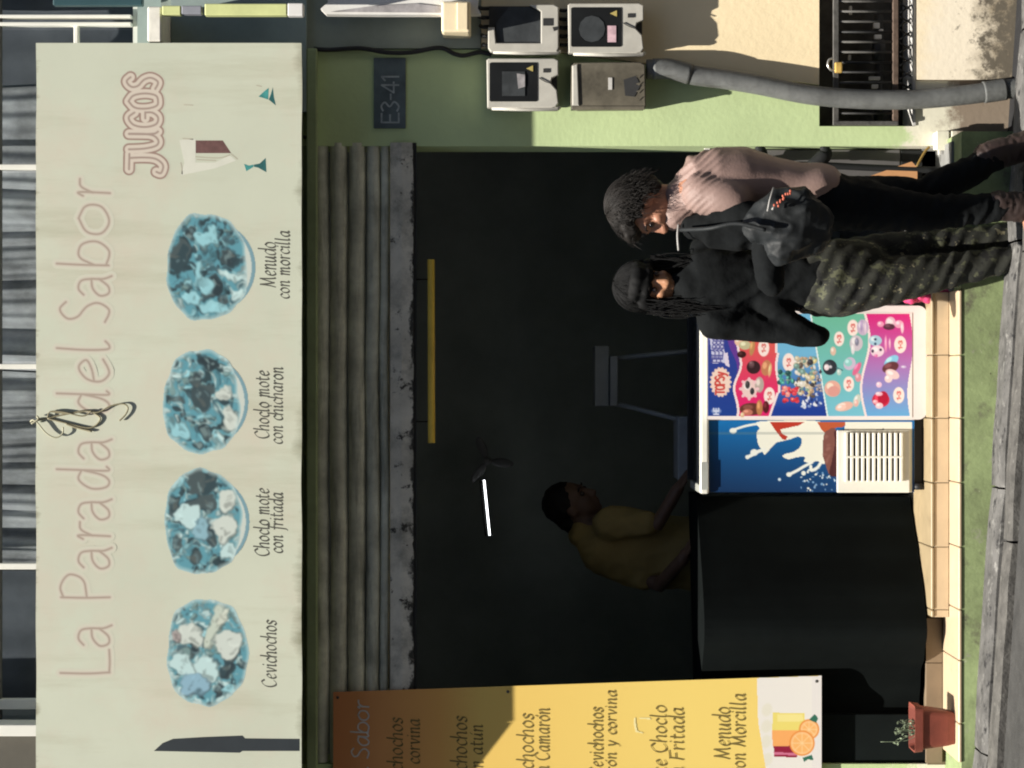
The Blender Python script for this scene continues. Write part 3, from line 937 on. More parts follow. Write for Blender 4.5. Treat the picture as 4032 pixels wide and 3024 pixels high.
flat_poly([(961, 645), (980, 652), (998, 648), (998, 657), (970, 674)], 'leaf_print', 'tealprint')
flat_poly([(1000, 648), (1022, 644), (1046, 622), (1049, 678), (1016, 660), (1000, 657)], 'leaf_print', 'tealdark')
M['faint'] = mat('faint_print', C(190, 184, 164), 0.5, 0.1, 10, 0)
mb = MB()
for p in ([(771, 617), (860, 622), (905, 610)], [(775, 628), (850, 632)], [(717, 685), (716, 660), (712, 640)], [(720, 545), (760, 548)], [(725, 412), (760, 414)], [(910, 606), (935, 626)], [(1010, 336), (1030, 340)]):
    mb = MB()
    ribbon(mb, spline([Vector((at(q[0], q[1], YT).x, at(q[0], q[1], YT).z, 0)) for q in p], 4), 0.004, YT)
    mb.build('faint_glass_line', M['faint'], sign)

LT, PT, MT, DT, WT = (150, 204, 212), (192, 220, 218), (92, 152, 166), (48, 68, 74), (206, 214, 204)
def bowl(x0, x1, y0, y1, seed, darks, lights, mix, base=True, name='bowl_print'):
    """x0..x1 rim to food-foot (upright: top to bottom), y0..y1 its width"""
    cv = Canvas(x0 - 14, x1 + 62, y0 - 14, y1 + 14, 2.6)
    cy, cx = (y0 + y1) / 2, (x0 + x1) / 2
    ry, rx = (y1 - y0) / 2, (x1 - x0) / 2
    ang = np.arctan2((cv.Y - cy) / ry, (cv.X - cx) / rx)
    wob = np.zeros_like(cv.X)
    r = random.Random(seed)
    for f in (3, 5, 8, 13):
        wob += 0.030 / f ** 0.4 * np.sin(ang * f + r.uniform(0, 6.28))
    sq = (np.abs((cv.X - cx) / rx) ** 2.3 + np.abs((cv.Y - cy) / ry) ** 2.3) ** (1 / 2.3)
    food = sq < 1 + wob
    cv.c[:] = MT
    X0_, Y0_ = cv.X, cv.Y
    dx_ = np.zeros_like(cv.X); dy_ = np.zeros_like(cv.X)
    for f in (60, 34, 19, 11):
        for _ in range(2):
            an = r.uniform(0, 6.28); ph = r.uniform(0, 6.28); ph2 = r.uniform(0, 6.28)
            q = (X0_ * math.cos(an) + Y0_ * math.sin(an)) / f * 3.1
            dx_ += f * 0.11 * np.sin(q + ph); dy_ += f * 0.11 * np.sin(q * 1.1 + ph2)
    cv.X, cv.Y = X0_ + dx_, Y0_ + dy_
    for i in range(420):
        x, y = r.uniform(x0, x1), r.uniform(y0, y1)
        s_ = r.choice((r.uniform(4, 12), r.uniform(7, 20)))
        col = r.choices([LT, PT, MT, DT, (78, 112, 122), (128, 160, 158)], mix)[0]
        q = r.uniform(0.86, 1.1)
        cv.ell(x, y, s_, s_ * r.uniform(0.4, 0.9), tuple(c * 0.62 for c in col), r.uniform(0, 180), 5, 0.8)
        cv.ell(x - 3, y - 2, s_ * 0.8, s_ * r.uniform(0.3, 0.7), tuple(min(255, c * q) for c in col), r.uniform(0, 180), 5, 0.9)
    for (x, y, a_, b_, rot) in darks:
        for j in range(7):
            cv.ell(x + r.uniform(-.35, .35) * a_, y + r.uniform(-.35, .35) * b_, a_ * r.uniform(.45, .75), b_ * r.uniform(.45, .75), r.choice([DT, (58, 74, 78), (70, 84, 86), (40, 54, 60)]), rot + r.uniform(-25, 25), 6)
        for j in range(5):
            cv.ell(x + r.uniform(-.5, .5) * a_, y + r.uniform(-.5, .5) * b_, r.uniform(5, 13), r.uniform(4, 9), r.choice([(96, 120, 124), (120, 142, 142), (84, 92, 90)]), r.uniform(0, 180), 5, 0.8)
    for (x, y, a_, b_, rot, col) in lights:
        cv.ell(x + 3, y + 3, a_ * 1.1, b_ * 1.1, tuple(c * .6 for c in col), rot, 6, .8)
        cv.ell(x, y, a_, b_, col, rot, 6)
        for j in range(6):
            sh1 = r.choice((.72, .85, 1.06))
            cv.ell(x + r.uniform(-.7, .7) * a_, y + r.uniform(-.7, .7) * b_, r.uniform(4, 12), r.uniform(3, 9), tuple(min(255, c * sh1) for c in col), r.uniform(0, 180), 5, .8)
    cv.X, cv.Y = X0_, Y0_
    cv.blur(2)
    mu = np.array((112., 154, 163)); cv.c = np.clip((cv.c - mu) * 0.98 + mu + 6, 18, 246)
    cv.put(np.clip((sq - 0.90 - wob) / 0.10, 0, 1) * 0.85, (196, 216, 212))
    al = food.astype(float)
    if base:
        # white bowl foot under the food
        foot = ((cv.X - (cx + rx * 0.1)) / (rx * 1.12)) ** 2 + ((cv.Y - cy) / (ry * 0.86)) ** 2 < 1
        foot &= (cv.X > cx + rx * 0.45) & ~food
        cv.put(foot.astype(float), WT)
        sh_ = foot & (((cv.X - (cx + rx * 0.02)) / (rx * 1.10)) ** 2 + ((cv.Y - cy) / (ry * 0.86)) ** 2 > 1)
        cv.put(sh_.astype(float), (126, 162, 172))
        al = np.maximum(al, foot)
    cv.blur(1)
    cv.a = al
    cv.build(name, YT, INK, sign)
bowl(655, 972, 842, 1262, 1,
     [(705, 1000, 45, 80, 0), (840, 1130, 40, 55, 30), (760, 920, 28, 40, 0), (900, 1010, 30, 30, 0), (880, 1180, 30, 30, 0)],
     [(815, 935, 48, 34, 20, LT), (800, 1110, 44, 14, 60, LT), (790, 1060, 46, 13, 110, LT), (925, 1090, 60, 16, 20, PT), (760, 1180, 40, 26, 0, LT), (925, 1150, 30, 14, 40, PT), (850, 1215, 60, 20, 10, LT)], [3, 1, 4, 4, 4, 1])
bowl(642, 945, 1378, 1788, 2,
     [(830, 1440, 46, 50, 20), (800, 1560, 60, 56, 0), (765, 1500, 30, 40, 0), (815, 1705, 30, 24, 0), (690, 1560, 30, 8, 0), (730, 1640, 16, 20, 0), (770, 1745, 24, 20, 0)],
     [(880, 1545, 26, 30, 0, WT), (900, 1650, 30, 40, 0, WT), (690, 1480, 26, 16, 0, PT), (700, 1690, 34, 30, 0, LT), (905, 1450, 22, 22, 0, PT)], [3, 5, 1, 2, 1, 3])
bowl(646, 950, 1848, 2262, 3,
     [(800, 1905, 70, 56, 90), (790, 1990, 60, 40, 0), (690, 1990, 22, 40, 0), (825, 2110, 24, 50, 0), (770, 2200, 30, 22, 0), (700, 2140, 30, 16, 30)],
     [(735, 2030, 46, 42, 0, PT), (795, 2080, 36, 46, 20, (140, 180, 192)), (900, 1970, 34, 46, 0, WT), (885, 2080, 40, 50, 0, WT), (900, 2170, 36, 36, 0, PT), (690, 1900, 36, 20, 0, LT)], [3, 4, 2, 2, 1, 2])
bowl(655, 975, 2358, 2778, 4,
     [(905, 2590, 40, 36, 0), (810, 2510, 20, 40, 20), (890, 2640, 30, 30, 0), (760, 2560, 16, 30, 0), (860, 2720, 20, 30, 0)],
     [(800, 2640, 56, 46, 0, PT), (900, 2540, 46, 56, 20, WT), (740, 2500, 50, 40, 0, WT), (720, 2620, 40, 40, 0, PT), (840, 2470, 30, 90, 20, (196, 206, 190)), (900, 2720, 30, 24, 0, LT), (690, 2500, 20, 30, 0, (170, 160, 156)), (760, 2690, 50, 44, 0, (140, 178, 196)), (880, 2430, 20, 40, 40, (206, 212, 196))], [3, 6, 1, 1, 1, 2], base=False)

# ------------------------------------------------------------------ wire tied over the sign
def pxtube(pts, Y, r, sub=6):
    return spline([at(p[0], p[1], p[2] if len(p) > 2 else Y) for p in pts], sub)
M['wire'] = mat('olive_wire', C(150, 142, 114), 0.6, 0.2, 20, 0.1)
M['palewire'] = mat('pale_string', C(186, 182, 154), 0.7, 0.15, 20, 0.1)
wr = thing('tied_wire', 'tangled olive wire hanging in loops over the middle of the sign', 'wire', at(330, 1630, -0.32))
def c2(p): return (p[0] * 0.6027, 900 + p[1] * 0.6027)
mb = MB()
mb.tube(pxtube([c2(p) for p in ((240, 1255), (310, 1238), (420, 1215), (560, 1190), (630, 1215), (655, 1245), (620, 1290), (560, 1300), (420, 1268), (310, 1240))], YS - 0.005, 0), 0.0032, 6)
mb.tube(pxtube([c2(p) for p in ((330, 1195), (450, 1208), (560, 1192), (640, 1200), (720, 1160), (800, 1145), (835, 1168), (822, 1212), (780, 1256))], YS - 0.008, 0), 0.003, 6)
mb.tube(pxtube([c2(p) for p in ((310, 1235), (330, 1196), (420, 1200), (540, 1225), (600, 1190))], YS - 0.011, 0), 0.0028, 6)
mb.tube(pxtube([c2(p) for p in ((430, 1275), (500, 1300), (600, 1325))], YS - 0.006, 0), 0.004, 6)
mb.build('loop', M['wire'], wr)
mb = MB()
mb.tube(pxtube([(120, 1660, -0.27), c2((215, 1250)) + (-0.31,), c2((245, 1270)) + (-0.314,), c2((300, 1335)) + (-0.314,), c2((360, 1366)) + (-0.314,), c2((408, 1340)) + (-0.314,), c2((412, 1296)) + (-0.313,)], YS, 0), 0.003, 6)
mb.tube(pxtube([c2((205, 1275)) + (-0.314,), c2((250, 1245)) + (-0.316,), c2((240, 1225)) + (-0.312,)], YS, 0), 0.004, 6)
mb.build('knot', M['palewire'], wr)

# ------------------------------------------------------------------ yellow menu banner
YB = -0.026
ban = thing('menu_banner', 'yellow hanging menu banner with dark dish names left of the doorway', 'banner', at(2270, 2850, YB))
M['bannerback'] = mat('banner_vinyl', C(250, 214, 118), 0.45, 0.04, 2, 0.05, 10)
nt = M['bannerback'].node_tree
N_, L_ = nt.nodes, nt.links
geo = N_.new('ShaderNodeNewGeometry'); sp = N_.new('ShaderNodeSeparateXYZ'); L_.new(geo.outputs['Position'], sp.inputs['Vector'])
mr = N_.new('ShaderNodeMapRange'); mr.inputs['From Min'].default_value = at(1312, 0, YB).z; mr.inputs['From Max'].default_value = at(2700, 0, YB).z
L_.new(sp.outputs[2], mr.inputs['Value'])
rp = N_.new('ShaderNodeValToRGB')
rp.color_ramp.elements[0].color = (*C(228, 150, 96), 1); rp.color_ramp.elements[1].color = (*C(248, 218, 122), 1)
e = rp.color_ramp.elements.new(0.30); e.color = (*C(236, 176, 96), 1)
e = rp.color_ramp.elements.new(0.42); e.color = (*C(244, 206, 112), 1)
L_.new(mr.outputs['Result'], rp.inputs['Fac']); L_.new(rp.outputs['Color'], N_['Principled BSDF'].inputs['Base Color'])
def ban_edge(px): return 2725 - (px - 1312) / (3235 - 1312) * 65
def banpt(px, py, y=YB): return at(px, py, y)
mb = MB()
n = 60; vs = []
for i in range(n + 1):
    px = 1312 + (3235 - 1312) * i / n
    for j in range(21):
        py = ban_edge(px) + (3200 - ban_edge(px)) * j / 20
        p = at(px, py, YB); p.y += 0.0010 * noise.noise(Vector((p.x * 3, p.z * 2.2, 4))) 
        vs.append(p)
mb.add(vs, [(i * 21 + j, i * 21 + j + 1, (i + 1) * 21 + j + 1, (i + 1) * 21 + j) for i in range(n) for j in range(20)], True)
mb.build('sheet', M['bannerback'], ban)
M['bannertext'] = mat('banner_lettering', C(128, 112, 62), 0.5, 0.1, 30, 0)
M['bannertitle'] = mat('banner_title_outline', (0.62, 0.58, 0.54), 0.5, 0.15, 30, 0)
YBT = YB - 0.0013
for lines in ((('Cevichochos', 1585, 3150, 2822, 36), ('con corvina', 1652, 3110, 2826, 33)),
              (('Cevichochos', 1838, 3150, 2816, 38), ('con atu\'n', 1900, 3080, 2848, 33)),
              (('Cevichochos', 2098, 3150, 2806, 38), ('con Camaro\'n', 2160, 3090, 2784, 35)),
              (('Cevichochos', 2372, 3052, 2782, 34), ('camaro\'n y corvina', 2424, 3170, 2712, 28)),
              (('Mote Choclo', 2622, 3130, 2772, 37), ('con Fritada', 2690, 3110, 2780, 36)),
              (('Menudo', 2872, 2990, 2780, 40), ('con Morcilla', 2932, 3048, 2726, 35))):
    mb = MB()
    for s_, base_, l, r_, xh in lines:
        text_px(mb, s_, base_, l, r_, YBT, xh, 7.5, slant=0.06, track=0.16)
    mb.build('dish_name', M['bannertext'], ban)
mb = MB()
for s_, l, r_ in (('del', 3140, 3012), ('Sabor', 2985, 2752)):
    mb = MB()
    text_px(mb, s_, 1452, l, r_, YBT, 42, 6, slant=0.0, nib=None)
    mb.build('title_word', M['bannertitle'], ban)
BIN = print_mat('banner_ink', 0.5)
cv = Canvas(2960, 3235, 2650, 3200, 2.6, (238, 234, 226))
edge = 2984 + np.where(cv.Y < 2840, (2840 - cv.Y) * -0.03, (cv.Y - 2840) * 0.16)
cv.a = ((cv.X > edge) & (cv.Y > 2725 - (cv.X - 1312) / (3235 - 1312) * 65)).astype(float)
cv.put((cv.X > 3196) * 0.25, (222, 216, 222))
cv.poly([(3043, 2806), (3168, 2808), (3172, 2874), (3040, 2876)], (240, 222, 120))
cv.poly([(3060, 2812), (3160, 2812), (3164, 2840), (3062, 2842)], (246, 232, 150))
cv.poly([(3040, 2876), (3172, 2874), (3172, 2936), (3042, 2938)], (250, 176, 104))
cv.poly([(3046, 2938), (3140, 2936), (3138, 2982), (3048, 2980)], (150, 30, 62))
cv.poly([(3046, 2962), (3140, 2964), (3138, 2974), (3048, 2972)], (214, 120, 150))
for x_, y_ in ((3020, 2795), (3018, 2860), (3016, 2920), (3022, 2990)):
    cv.ell(x_, y_, 20, 26, (226, 222, 196), 20, 8, .5)
for x_, y_, r_ in ((3186, 2872, 40), (3158, 2926, 50)):
    cv.ell(x_, y_, r_, r_, (238, 150, 70), 0, 3); cv.ell(x_, y_, r_ - 6, r_ - 6, (252, 200, 140), 0, 3)
    cv.ell(x_, y_, r_ - 14, r_ - 14, (250, 186, 112), 0, 4)
    for t_ in range(8):
        cv.line([(x_, y_), (x_ + (r_ - 10) * math.cos(t_ * .785), y_ + (r_ - 10) * math.sin(t_ * .785))], 3, (252, 214, 160))
cv.poly([(3186, 2834), (3208, 2812), (3222, 2828), (3214, 2846)], (52, 112, 92))
cv.poly([(3160, 2984), (3196, 2972), (3204, 2994), (3182, 2990), (3166, 3000)], (52, 112, 92))
cv.build('drinks_print', YBT + 0.0002, BIN, ban)
cv = Canvas(2490, 2570, 2815, 2892, 2.6)
cv.a[:] = 0
for pts, w in (([(2500, 2830), (2500, 2850), (2506, 2880)], 9), ([(2506, 2880), (2530, 2886)], 5), ([(2520, 2828), (2560, 2830)], 6)):
    b_ = cv.c.copy(); cv.c[:] = 0; cv.line(pts, w, (255, 255, 255)); cv.a = np.maximum(cv.a, cv.c[..., 0] / 255); cv.c = b_
cv.c[:] = (250, 236, 170)
cv.build('scuff', YBT, BIN, ban)
mb = MB()
for px in (1330, 2000, 3215):
    p = at(px, ban_edge(px) + 22, YBT)
    mb.tube([p + Vector((0, -0.001, 0)), p + Vector((0, 0.002, 0))], 0.006, 10)
mb.build('eyelets', M['greyiron'], ban)

# ------------------------------------------------------------------ electricity meters
def meter(px0, px1, py0, py1, label, style):
    """px0 top .. px1 bottom, py0 right .. py1 left"""
    Yf = -0.115
    t = thing('electricity_meter', label, 'meter', at((px0 + px1) / 2, (py0 + py1) / 2, -0.05), 'electricity meters on the wall')
    W, H = py1 - py0, px1 - px0
    def P(u, v, y=Yf): return at(px0 + v * H, py1 - u * W, y)       # u left-right 0..1, v top-bottom 0..1
    def Q(pts, y0, y1, m, name, par=t):
        q = [(P(u, v, Yf).x, P(u, v, Yf).z) for u, v in pts]
        return (MB().prismb(q, y0, y1) if name.startswith('cover') else MB().prism(q, y0, y1)).build(name, M[m], par)
    Q([(.06, .02), (.97, .02), (.97, .97), (.06, .97)], Yf + 0.03, -0.0125, 'meterback', 'back_box')
    if style == 'grime':
        Q([(.02, .10), (.05, .04), (.12, .01), (.90, .02), (.96, .06), (.97, .5), (.97, .92), (.92, .98), (.08, .99), (.03, .95)], Yf, Yf + 0.05, 'metergrime', 'cover')
        Q([(.10, .03), (.90, .03), (.93, .10), (.10, .12)], Yf - 0.006, Yf, 'meter', 'cover_edge')
        Q([(.02, .02), (.10, .02), (.10, .98), (.02, .98)], Yf - 0.004, Yf, 'metergrime', 'cover_side')
        Q([(.42, .50), (.66, .50), (.66, .55), (.42, .55)], Yf - 0.003, Yf, 'whitespot', 'seal')
        Q([(.30, .72), (.62, .70), (.70, .86), (.50, .92), (.28, .84)], Yf - 0.002, Yf, 'meterback', 'terminal_hole')
        for s_ in range(4):
            Q([(.2 + s_ * .15, .90), (.24 + s_ * .15, .86), (.28 + s_ * .15, .95)], Yf - 0.0025, Yf, 'metergrime', 'cracked_piece')
        return t
    lip = [(-.02, .10), (.03, .06), (.05, .99), (-.02, 1.02)]
    if style == 'broken':
        out = [(.02, .05), (.10, .01), (.52, .01), (.52, .10), (.20, .12), (.20, .74), (.84, .74), (.98, .58), (.98, .92), (.93, .985), (.10, .985), (.02, .96)]
        Q(out, Yf, Yf + 0.03, 'meter', 'cover')
        Q([(.201, .121), (.62, .121), (.94, .30), (.94, .57), (.82, .739), (.201, .739)], Yf + 0.012, Yf + 0.04, 'meterdial', 'window')
        Q([(.55, .77), (.70, .77), (.70, .90), (.55, .90)], Yf - 0.002, Yf, 'meterback', 'seal')
        Q([(.44, .92), (.52, .90), (.54, .985), (.48, .985)], Yf - 0.002, Yf, 'meterback', 'wire_seal')
    else:
        out = [(.03, .02), (.97, .01), (1.0, .04), (1.0, .93), (.96, .985), (.68, .985), (.62, .90), (.52, .88), (.38, .965), (.12, .985), (.05, .95), (.03, .90)]
        Q(out, Yf, Yf + 0.045, 'meter', 'cover')
        w = [(.17, .05), (.90, .05), (.92, .07), (.92, .69), (.90, .70), (.17, .70), (.15, .68), (.15, .07)]
        g_ = Q(w, Yf - 0.002, Yf, 'meterwin', 'window')
        if style == 'square':
            Q([(.26, .22), (.74, .22), (.74, .53), (.26, .53)], Yf - 0.005, Yf - 0.002, 'meterdial', 'dial')
            Q([(.40, .44), (.70, .42), (.68, .53), (.44, .53)], Yf - 0.0065, Yf - 0.005, 'clearwrap', 'display')
        else:
            c = [(.50 + .26 * math.cos(a * .524), .32 + .17 * math.sin(a * .524)) for a in range(12)]
            Q(c, Yf - 0.004, Yf - 0.002, 'meterdial', 'dial')
            Q([(.24, .52), (.56, .52), (.56, .63), (.24, .63)], Yf - 0.0045, Yf - 0.002, 'pinksticker', 'sticker')
        Q([(.74, .64), (.86, .64), (.80, .55)], Yf - 0.004, Yf - 0.002, 'yellowtri', 'warning_triangle')
        Q([(.72, .78), (.80, .78), (.80, .86), (.72, .86)], Yf - 0.003, Yf, 'meterback', 'seal')
        mb = MB().tube(spline([P(.62, .72, Yf - .003), P(.55, .80, Yf - .004), P(.50, .90, Yf - .003)], 5), 0.002, 5)
        mb.build('seal_wire', M['meterback'], t)
    mb = MB()
    mb.tube([P(.02, .08, Yf + .01), P(.0, .5, Yf + .01), P(.0, .97, Yf + .01), P(.04, 1.0, Yf + .015)], 0.008, 8)
    mb.build('hinge_edge', M['meter'], t)
    return t
meter(1919, 2204, 14, 208, 'upper right electricity meter with broken cover and grey window', 'broken')
meter(2233, 2539, 13, 215, 'electricity meter with pink sticker in its dark window, second row', 'sticker')
meter(1913, 2203, 230, 430, 'electricity meter with square grey display, above the grimy brown one', 'square')
meter(2244, 2546, 239, 436, 'grimy brown electricity meter at lower left of the meter cluster', 'grime')

# ------------------------------------------------------------------ things on the right wall
np_ = thing('house_number_plate', 'dark worn house number plate on the shaded green wall', 'number plate', at(1535, 365, -0.004))
a, b = at(1472, 506, -0.004), at(1598, 228, -0.004)
MB().bbox(a.x, b.x, -0.008, -0.0005, b.z, a.z, 0.003).build('plate', M['plate'], np_)
mb = MB()
text_px(mb, 'E3-41', 1570, 482, 290, -0.0095, 45, 7, slant=0, nib=None)
mb.build('digits', M['platenum'], np_)

cab = thing('wall_cable', 'black cable running down the shaded wall to the meters', 'cable', at(1800, 200, -0.03))
mb = MB()
mb.tube(pxtube([(1235, 192), (1300, 196), (1420, 190), (1520, 206), (1620, 206), (1730, 188), (1790, 212), (1830, 218), (1890, 205), (1935, 216)], -0.024, 0), 0.009, 7)
mb.build('cable', M['cable'], cab)
for q in range(5):
    mb = MB()
    mb.tube(pxtube([(1880 + q * 6, 30 + q * 36, -0.03), (1905, 34 + q * 36, -0.06), (1940, 32 + q * 37, -0.05)], -0.03, 0), 0.008, 6)
    mb.build('wire', M['cable'], cab)
    mb = MB()
    mb.tube(pxtube([(2205, 40 + q * 34, -0.05), (2220, 42 + q * 34, -0.045), (2240, 40 + q * 34, -0.05)], -0.03, 0), 0.008, 6)
    mb.build('wire', M['cable'], cab)
edge_ = thing('corner_trim', 'thin dark vertical pipe on the shaded wall under the sign end', 'pipe', at(1400, 560, -0.01))
MB().tube([at(1195, 540, -0.02), at(1232, 540, -0.02), at(1240, 400, -0.02), at(1236, 240, -0.02)], 0.008, 6).build('pipe', M['cable'], edge_)

wp = thing('white_panel', 'white plastic board wedged in at the right above the meters', 'panel', at(1580, 0, -0.2))
pts = [(1262, 34), (1284, 56), (1500, 58), (1740, 58), (1894, 56), (1880, 30), (1888, -60), (1300, -60), (1290, 10)]
MB().prism([(at(p[0], p[1], -0.16).x, at(p[0], p[1], -0.16).z) for p in pts], -0.16, -0.10).build('board', M['whiteplastic'], wp)
MB().prism([(at(p[0], p[1], -0.166).x, at(p[0], p[1], -0.166).z) for p in [(1300, 46), (1740, 50), (1745, 26), (1640, 14), (1480, 22)]], -0.166, -0.16).build('clouded_window', M['clearwrap'], wp)
cb = thing('cream_junction_box', 'small bright cream box just above the electricity meters', 'junction box', at(1795, 60, -0.18))
a, b = at(1738, 126, -0.2), at(1852, 4, -0.2)
MB().bbox(a.x, b.x, -0.20, -0.013, b.z, a.z, 0.01, 3).build('box', M['creambox'], cb)
MB().bbox(a.x + 0.008, b.x - 0.006, -0.206, -0.20, b.z + 0.01, a.z - 0.06, 0.003).build('lid', M['creambox'], cb)

cond = thing('conduit_pipe', 'thick grey plastic conduit bending down the wall from the meters', 'pipe', at(3300, 390, -0.07))
mb = MB()
path = [(2545, 272), (2640, 274), (2728, 296), (2850, 312), (2985, 334), (3193, 374), (3400, 391), (3608, 391), (3816, 372), (3955, 352), (4090, 338)]
mb.tube(spline([at(p[0], p[1], -0.062) for p in path], 8), 0.0385, 20)
mb.build('pipe', M['conduit'], cond)
mb = MB().tube(spline([at(2570, 272, -0.062), at(2640, 273, -0.062), at(2722, 294, -0.062)], 4), [0.041] * 9, 20)
mb.build('sleeve', M['conduit'], cond)
mb = MB().tube(spline([at(3872, 364, -0.062), at(3915, 358, -0.062), at(3960, 351, -0.062)], 4), [0.0425] * 9, 20)
mb.build('sleeve', M['conduit'], cond)

# caged recess
cg = thing('meter_cage', 'black iron cage with upright bars over a recess low in the wall', 'cage', at(3538, 250, -0.03))
def rail(px0, px1, py0, py1, y0, y1, m, name, par=cg):
    a, b = at(px0, py1, y0), at(px1, py0, y0)
    return MB().bbox(a.x, b.x, y0, y1, b.z, a.z, 0.002, 1).build(name, M[m], par)
rail(3281, 3303, -80, 492, -0.035, -0.016, 'greyiron', 'frame_rail')
rail(3516, 3538, -80, 492, -0.035, -0.016, 'rust', 'frame_rail')
rail(3281, 3538, 476, 493, -0.038, -0.0165, 'greyiron', 'frame_rail')
for py in (-35, 5, 45, 85, 126, 165, 205, 246, 284, 325, 366, 406, 446):
    p0, p1 = at(3300, py, -0.026), at(3520, py, -0.026)
    MB().tube([p0, p1], 0.0048, 6).build('bar', M['greyiron'] if py % 2 else M['blackmetal'], cg)
# the belly of the cage: diagonal lattice down to the sill
for i in range(9):
    py = -40 + i * 52
    MB().tube([at(3540, py, -0.03), at(3598, py + 34, 0.05)], 0.004, 5).build('lattice_bar', M['blackmetal'], cg)
    MB().tube([at(3540, py + 40, -0.03), at(3598, py + 2, 0.05)], 0.004, 5).build('lattice_bar', M['blackmetal'], cg)
fit = []
for px, py, w, h in ((3452, 100, 12, 22), (3458, 145, 14, 18), (3470, 120, 8, 12), (3444, 308, 22, 14), (3446, 340, 12, 16), (3350, 40, 5, 34), (3346, 226, 5, 20)):
    a, b = at(px - w, py + h / 2, 0.12), at(px + w, py - h / 2, 0.12)
    fit.append(MB().bbox(a.x, b.x, 0.12, 0.14, b.z, a.z, 0.002, 1))
wm = thing('water_meter', 'small pale water meter fittings inside the iron cage', 'meter', at(3450, 200, 0.16))
for f_ in fit: f_.build('pale_fitting', M['whitespot'], wm)
mb = MB().tube([at(3460, 480, 0.17), at(3460, 60, 0.17)], 0.018, 10).tube([at(3440, 200, 0.12), at(3480, 200, 0.12)], 0.045, 14)
mb.build('pipe', M['blackmetal'], wm)
pl = thing('padlock', 'brass padlock hooked on the corner of the iron cage', 'padlock', at(3290, 265, -0.05))
M['brasslit'] = mat('worn_brass', C(236, 196, 110), 0.4, 0.2, 30, 0.05, metal=0.3)
p = at(3300, 268, -0.055)
MB().bbox(p.x - 0.020, p.x + 0.022, -0.07, -0.05, p.z - 0.016, p.z + 0.014, 0.005).build('body', M['brasslit'], pl)
MB().tube(pxtube([(3288, 280), (3272, 276), (3260, 258), (3264, 236), (3280, 230)], -0.056, 0), 0.0042, 8).build('shackle', M['chrome'], pl)
# green bracket near the pier's foot
gb = thing('wall_bracket', 'small light green painted wooden block on the pier foot', 'block', at(3740, 555, -0.03))
a, b = at(3682, 588, -0.045), at(3798, 520, -0.045)
MB().bbox(a.x, b.x, -0.045, -0.0005, b.z, a.z, 0.004).build('block', M['green'], gb)
MB().bbox(a.x - 0.004, b.x + 0.004, -0.058, -0.045, (a.z + b.z) / 2 + 0.004, a.z - 0.004, 0.003).build('batten', M['green'], gb)
MB().bbox(a.x - 0.004, b.x + 0.004, -0.058, -0.045, b.z + 0.004, (a.z + b.z) / 2 - 0.004, 0.003).build('batten', M['green'], gb)
for q in (3700, 3730, 3780):
    p = at(q, 598, -0.03)
    MB().bbox(p.x - 0.012, p.x + 0.014, -0.035, -0.02, p.z - 0.006, p.z + 0.006, 0.003).build('peg', M['whitespot'], gb)
# ------------------------------------------------------------------ ice cream freezer
def fz(p): return (2700 + p[0] * 0.5184, 1100 + p[1] * 0.5184)
M['fwhite'] = mat('freezer_enamel', C(244, 242, 228), 0.3, 0.05, 6, 0.03, 30, spec=0.5)
M['fgrey'] = mat('freezer_grey_trim', C(172, 174, 166), 0.4, 0.1, 10, 0.03)
M['lidglass'] = mat('dark_lid_glass', (0.012, 0.014, 0.018), 0.25, 0.2, 3, 0.0, spec=0.3)
M['plinth'] = mat('black_plinth', (0.014, 0.015, 0.017), 0.55, 0.2, 10, 0.05)
FY = -0.02
frz = thing('chest_freezer', 'white ice cream chest freezer with blue milk splash front and vent grille', 'freezer', at(3640, 1580, 0.2))
fx0, fx1 = at(0, 1940, FY).x, at(0, 1200, FY).x
ftop, fbot = at(2756, 0, FY).z, at(3602, 0, FY).z
FD = FY + 0.52
MB().bbox(fx0 + 0.004, fx1, FY + 0.004, FD, fbot, ftop - 0.03, 0.006).build('body', M['fwhite'], frz)
MB().bbox(fx0 - 0.004, fx1 + 0.004, FY - 0.014, FY + 0.03, ftop - 0.034, ftop, 0.008, 3).build('rim', M['fwhite'], frz)
MB().bbox(fx0 - 0.004, fx0 + 0.03, FY + 0.031, FD, ftop - 0.034, ftop, 0.006).build('rim', M['fgrey'], frz)
MB().bbox(fx1 - 0.03, fx1 + 0.004, FY + 0.031, FD, ftop - 0.034, ftop, 0.006).build('rim', M['fgrey'], frz)
MB().bbox(fx0 + 0.031, fx1 - 0.031, FY + 0.031, FD - 0.01, ftop - 0.03, ftop - 0.006, 0.003).build('lid', M['lidglass'], frz)
MB().bbox(fx0 + 0.031, fx1 - 0.031, FD - 0.009, FD + 0.01, ftop - 0.034, ftop + 0.012, 0.003).build('rim', M['plinth'], frz)
a = at(0, 1928, FY).x; b = at(0, 1820, FY).x
MB().bbox(a, b, FY - 0.016, FY - 0.0142, ftop - 0.031, ftop - 0.004, 0.0006, 1).build('rim_label', M['fgrey'], frz)
MB().bbox(fx0 + 0.03, fx1 - 0.02, FY + 0.02, FD - 0.02, 0.002, fbot - 0.001, 0.003).build('plinth', M['plinth'], frz)
for px, py in ((3618, 1915), (3618, 1230)):
    p = at(px, py, FY + 0.03)
    MB().tube([Vector((p.x - 0.012, FY + 0.012, 0.022)), Vector((p.x + 0.012, FY + 0.012, 0.022))], 0.021, 14).build('caster', M['plinth'], frz)
FIN = print_mat('freezer_ink', 0.35)
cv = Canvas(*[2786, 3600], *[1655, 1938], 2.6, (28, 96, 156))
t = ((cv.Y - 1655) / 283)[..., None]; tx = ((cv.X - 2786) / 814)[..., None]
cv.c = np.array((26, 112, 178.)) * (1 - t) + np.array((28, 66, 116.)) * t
cv.c = cv.c * (1 - 0.25 * (1 - tx) * t)
